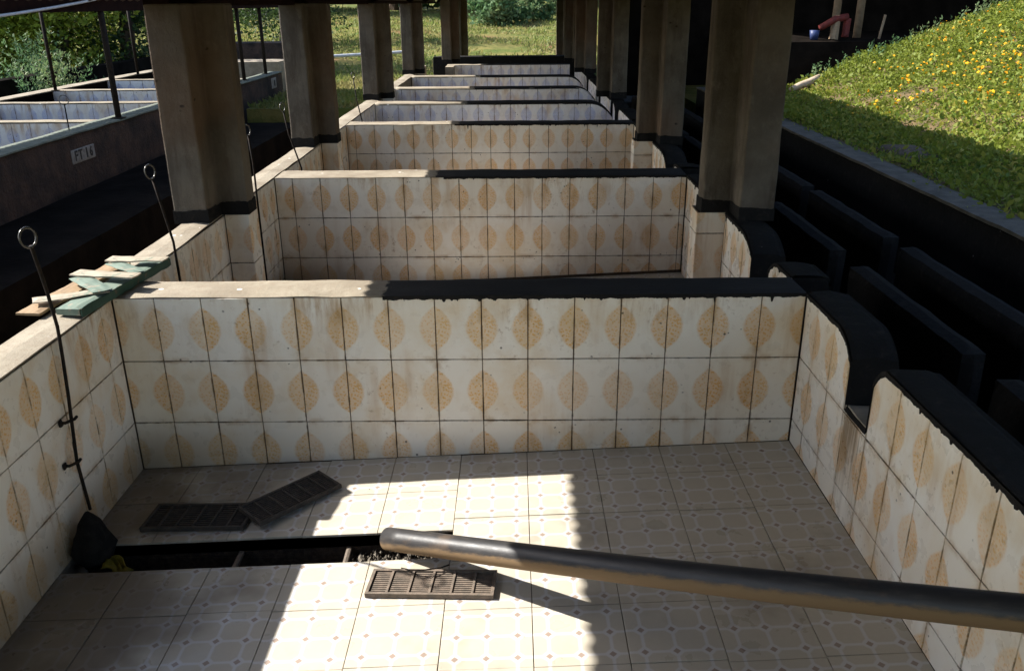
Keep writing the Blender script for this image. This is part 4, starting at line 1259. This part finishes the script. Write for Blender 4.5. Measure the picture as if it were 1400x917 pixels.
def bank_point(u, v):
    d = _f + _r2 * ((u - 700) / 1160.12) + _u2 * ((458.5 - v) / 1160.12)
    for k in range(200, 3000):
        q = CAMP + d * (k * 0.008)
        if q.x > 4.7 and q.z < bank_z(q.x, q.y) + 0.08:
            return q
    return None
for (u, v, k) in spots:
    q = bank_point(u, v)
    if q is None:
        continue
    for j in range(k + 1):
        fx, fy = q.x + random.gauss(0, 0.13), q.y + random.gauss(0, 0.17)
        o = bpy.data.objects.new('flower', fme); COL.objects.link(o)
        o.location = (fx, fy, bank_z(fx, fy) + random.uniform(0.085, 0.15))
        s_ = random.uniform(0.45, 0.95); o.scale = (s_, s_, s_)
        o.rotation_euler = (random.gauss(0.35, 0.3), random.gauss(-0.3, 0.3), random.random() * 6)
        tag(o, 'small orange yellow flower head among the herbs on the sunny bank', 'flower', 'orange yellow flowers on the bank')

# far grass
def scatter(n, xr, yr, zf, mat, size, name, up=1.0, aspect=0.3, dens=None, lab=None):
    P = np.stack([rng.uniform(*xr, n), rng.uniform(*yr, n), np.zeros(n)], 1)
    if dens is not None:
        P = P[[dens(x, y) for x, y, _ in P]]
    P[:, 2] = [zf(x, y) - 0.02 for x, y, _ in P]
    o = leaves_mesh(name, P, size, mat, up=up, aspect=aspect, kind='stuff')
    return o
scatter(60000, (-16, 9), (17.5, 46), gz, M['grass_far'], 0.13, 'far_grass', dens=lambda x, y: mnoise.noise((x * 0.4, y * 0.4, 1)) > -0.35 and abs(x - 1.7) < 0.5 * (y + 3.4))
scatter(9000, (-2.44, -0.32), (10.25, 18), gz, M['grass_far'], 0.10, 'passage_grass')
scatter(9000, (-16, -5.4), (7, 20), gz, M['leaf_c'], 0.20, 'left_grass', dens=lambda x, y: mnoise.noise((x * 0.6, y * 0.6, 1)) > -0.3)

def branchy(root, loc, h, rad, mat_t):
    x, y, z = loc
    tr = MB()
    tr.tube([(x, y, z - 0.2), (x + 0.04 * h, y, z + 0.3 * h), (x - 0.02 * h, y + 0.03 * h, z + 0.65 * h), (x + 0.02 * h, y, z + 0.95 * h)], [0.045 * h * .8, 0.035 * h * .8, 0.02 * h, 0.006 * h], 8)
    for i in range(7):
        a = random.random() * 6.28; t = random.uniform(0.22, 0.75)
        b = Vector((x, y, z + h * t)); e = b + Vector((math.cos(a) * rad * 0.8, math.sin(a) * rad * 0.8, h * random.uniform(0.1, 0.28)))
        tr.tube([b, b.lerp(e, 0.5) + Vector((0, 0, 0.05 * h)), e], [0.016 * h, 0.011 * h, 0.004 * h], 6)
    return tr.build('trunk', M[mat_t], root)
def crown_pts(loc, h, rad, n, low=0.25):
    """clumped points: many leaf sprays spread unevenly through an irregular volume"""
    x, y, z = loc
    k = max(14, n // 90)
    out = []
    for i in range(k):
        a = random.random() * 6.28; u = random.random() ** 0.5
        t = random.uniform(low, 1.0)
        env = rad * (0.45 + 0.55 * math.sin(math.pi * min(1, max(0.05, (t - low) / (1.02 - low) * 0.85 + 0.12)))) * random.uniform(0.75, 1.12)
        c = np.array((x + math.cos(a) * u * env, y + math.sin(a) * u * env, z + h * t))
        s = rad * random.uniform(0.12, 0.24)
        out.append(c + rng.normal(size=(n // k, 3)) * (s, s, s * 0.62))
    return np.concatenate(out)
def tree(name, loc, h, rad, n, size, mat, lab, cat='tree', group=None, low=0.25, aspect=0.5):
    root = empty(name, loc, lab, cat, group)
    branchy(root, loc, h, rad, 'bark')
    P = crown_pts(loc, h, rad, n, low)
    P[:, 2] = np.maximum(P[:, 2], loc[2] - 0.05)
    o = leaves_mesh('crown', P - np.array(loc), size, M[mat], up=0.5, aspect=aspect, parent=root)
    return root
lt = [(-13.2, 17.5, 7.2, 2.8, 'leaf_a', 'leftmost bright green leafy tree at the edge of the picture'), (-10.9, 17.0, 6.2, 2.1, 'leaf_a', 'yellow green leafy tree behind the leftmost thin post'),
      (-9.3, 18.2, 6.0, 1.9, 'leaf_a', 'bright leafy tree between the thin post and the thick post'), (-8.0, 19.0, 6.0, 1.7, 'leaf_b', 'darker tree just behind the thick black post'),
      (-7.6, 21.5, 7.0, 2.2, 'leaf_b', 'dark tree showing left of the nearest column'), (-12.0, 21.5, 8.5, 3.0, 'leaf_b', 'tall dark tree behind the bright ones at far left'),
      (-6.0, 27.0, 6.0, 2.4, 'leaf_b', 'dark tree filling the gap between the two nearest left columns')]
for (x, y, h, r, m, lab) in lt:
    tree('leafy_tree', (x, y, gz(x, y)), h, r, 17000 if m == 'leaf_a' else 9000, 0.135, m, lab, 'tree', 'trees at the left edge of the yard', low=0.015)
for i in range(9):
    x = -11.8 + 0.66 * i + random.uniform(-.2, .2); y = 13.2 + random.uniform(-1, 1.5)
    z = gz(x, y)
    h = random.uniform(0.75, 1.25)
    root = empty('tall_weed', (x, y, z), f'{["first", "second", "third", "fourth", "fifth", "sixth", "seventh", "eighth", "ninth"][i]} from the left of the pale spiky weeds below the trees', 'weed', 'tall weeds left of the tanks')
    P = []
    for s_ in range(22):
        a, b = random.gauss(0, 0.24), random.gauss(0, 0.24)
        hh = h * random.uniform(0.6, 1)
        for j in range(40):
            t = random.random()
            P.append((a * (0.5 + t) + random.gauss(0, 0.045 * (1.2 - t)), b * (0.5 + t) + random.gauss(0, 0.045 * (1.2 - t)), hh * t))
    leaves_mesh('foliage', np.array(P), 0.075, M['leaf_c'], up=0.9, aspect=0.35, parent=root)
    MB().tube([(x, y, z - 0.05), (x + 0.02, y, z + h * 0.8)], [0.012, 0.004], 5).build('stem', M['bark'], root)
far = [(-17, 44), (-12.5, 46), (-8.5, 43), (-4.8, 47), (-1.5, 45), (1.2, 48), (4.2, 46), (7.5, 44), (11, 47)]
for i, (x, y) in enumerate(far):
    tree('backdrop_tree', (x, y, gz(x, y)), 9 + random.random() * 2, 3.2, 5200, 0.42, 'leaf_b', f'{["first", "second", "third", "fourth", "fifth", "sixth", "seventh", "eighth", "ninth"][i]} from the left in the dark tree line beyond the grass slope', 'tree', 'dark tree line beyond the slope', low=0.06)
tree('shrub', (1.15, 35.0, gz(1.15, 35.0)), 1.5, 1.3, 2600, 0.22, 'leaf_c', 'pale blue green shrub on the slope seen through the far end of the roof', 'shrub', None, 0.05)
tree('shrub', (2.6, 36.0, gz(2.6, 36.0)), 1.2, 1.0, 1800, 0.2, 'leaf_c', 'smaller pale shrub right of the other on the far slope', 'shrub', None, 0.05)
tp = MB().tube([(-4.3, 23.2, gz(-4.3, 23.2) - 0.1), (-4.45, 23.2, 1.0), (-4.6, 23.3, 3.0)], [0.10, 0.085, 0.07], 10).build('pole', M['bark'], origin=(-4.3, 23.2, -0.3), smooth=True)
tag(tp, 'bare dark pole on the grass slope seen between the second and third left columns', 'pole')
wire = MB().tube([(1.30, -0.835, floor_z(1.30) + 0.006), (1.335, -0.88, floor_z(1.335) + 0.03), (1.39, -0.905, floor_z(1.39) + 0.045), (1.45, -0.875, floor_z(1.45) + 0.03), (1.475, -0.83, floor_z(1.475) + 0.008)], 0.0028, 6)
tag(wire.build('bent_wire', M['steel_dark'], origin=(1.39, -0.87, floor_z(1.39)), smooth=True), 'thin bent wire arching over the sunlit grate', 'wire')
# coats lap from the caps they belong to; lettering sits on its painted sign
for o in list(bpy.data.objects):
    nm = o.name.split('.')[0]
    if nm in ('paint_drip', 'letter') and o.parent is not None:
        want = 'cap' if nm == 'paint_drip' else 'painted_sign'
        sib = [c for c in o.parent.children if c.name.split('.')[0] == want]
        if sib:
            o.location = o.location - sib[0].location
            o.parent = sib[0]
for o in bpy.data.objects:
    if '_base' in o.keys():
        del o['_base']
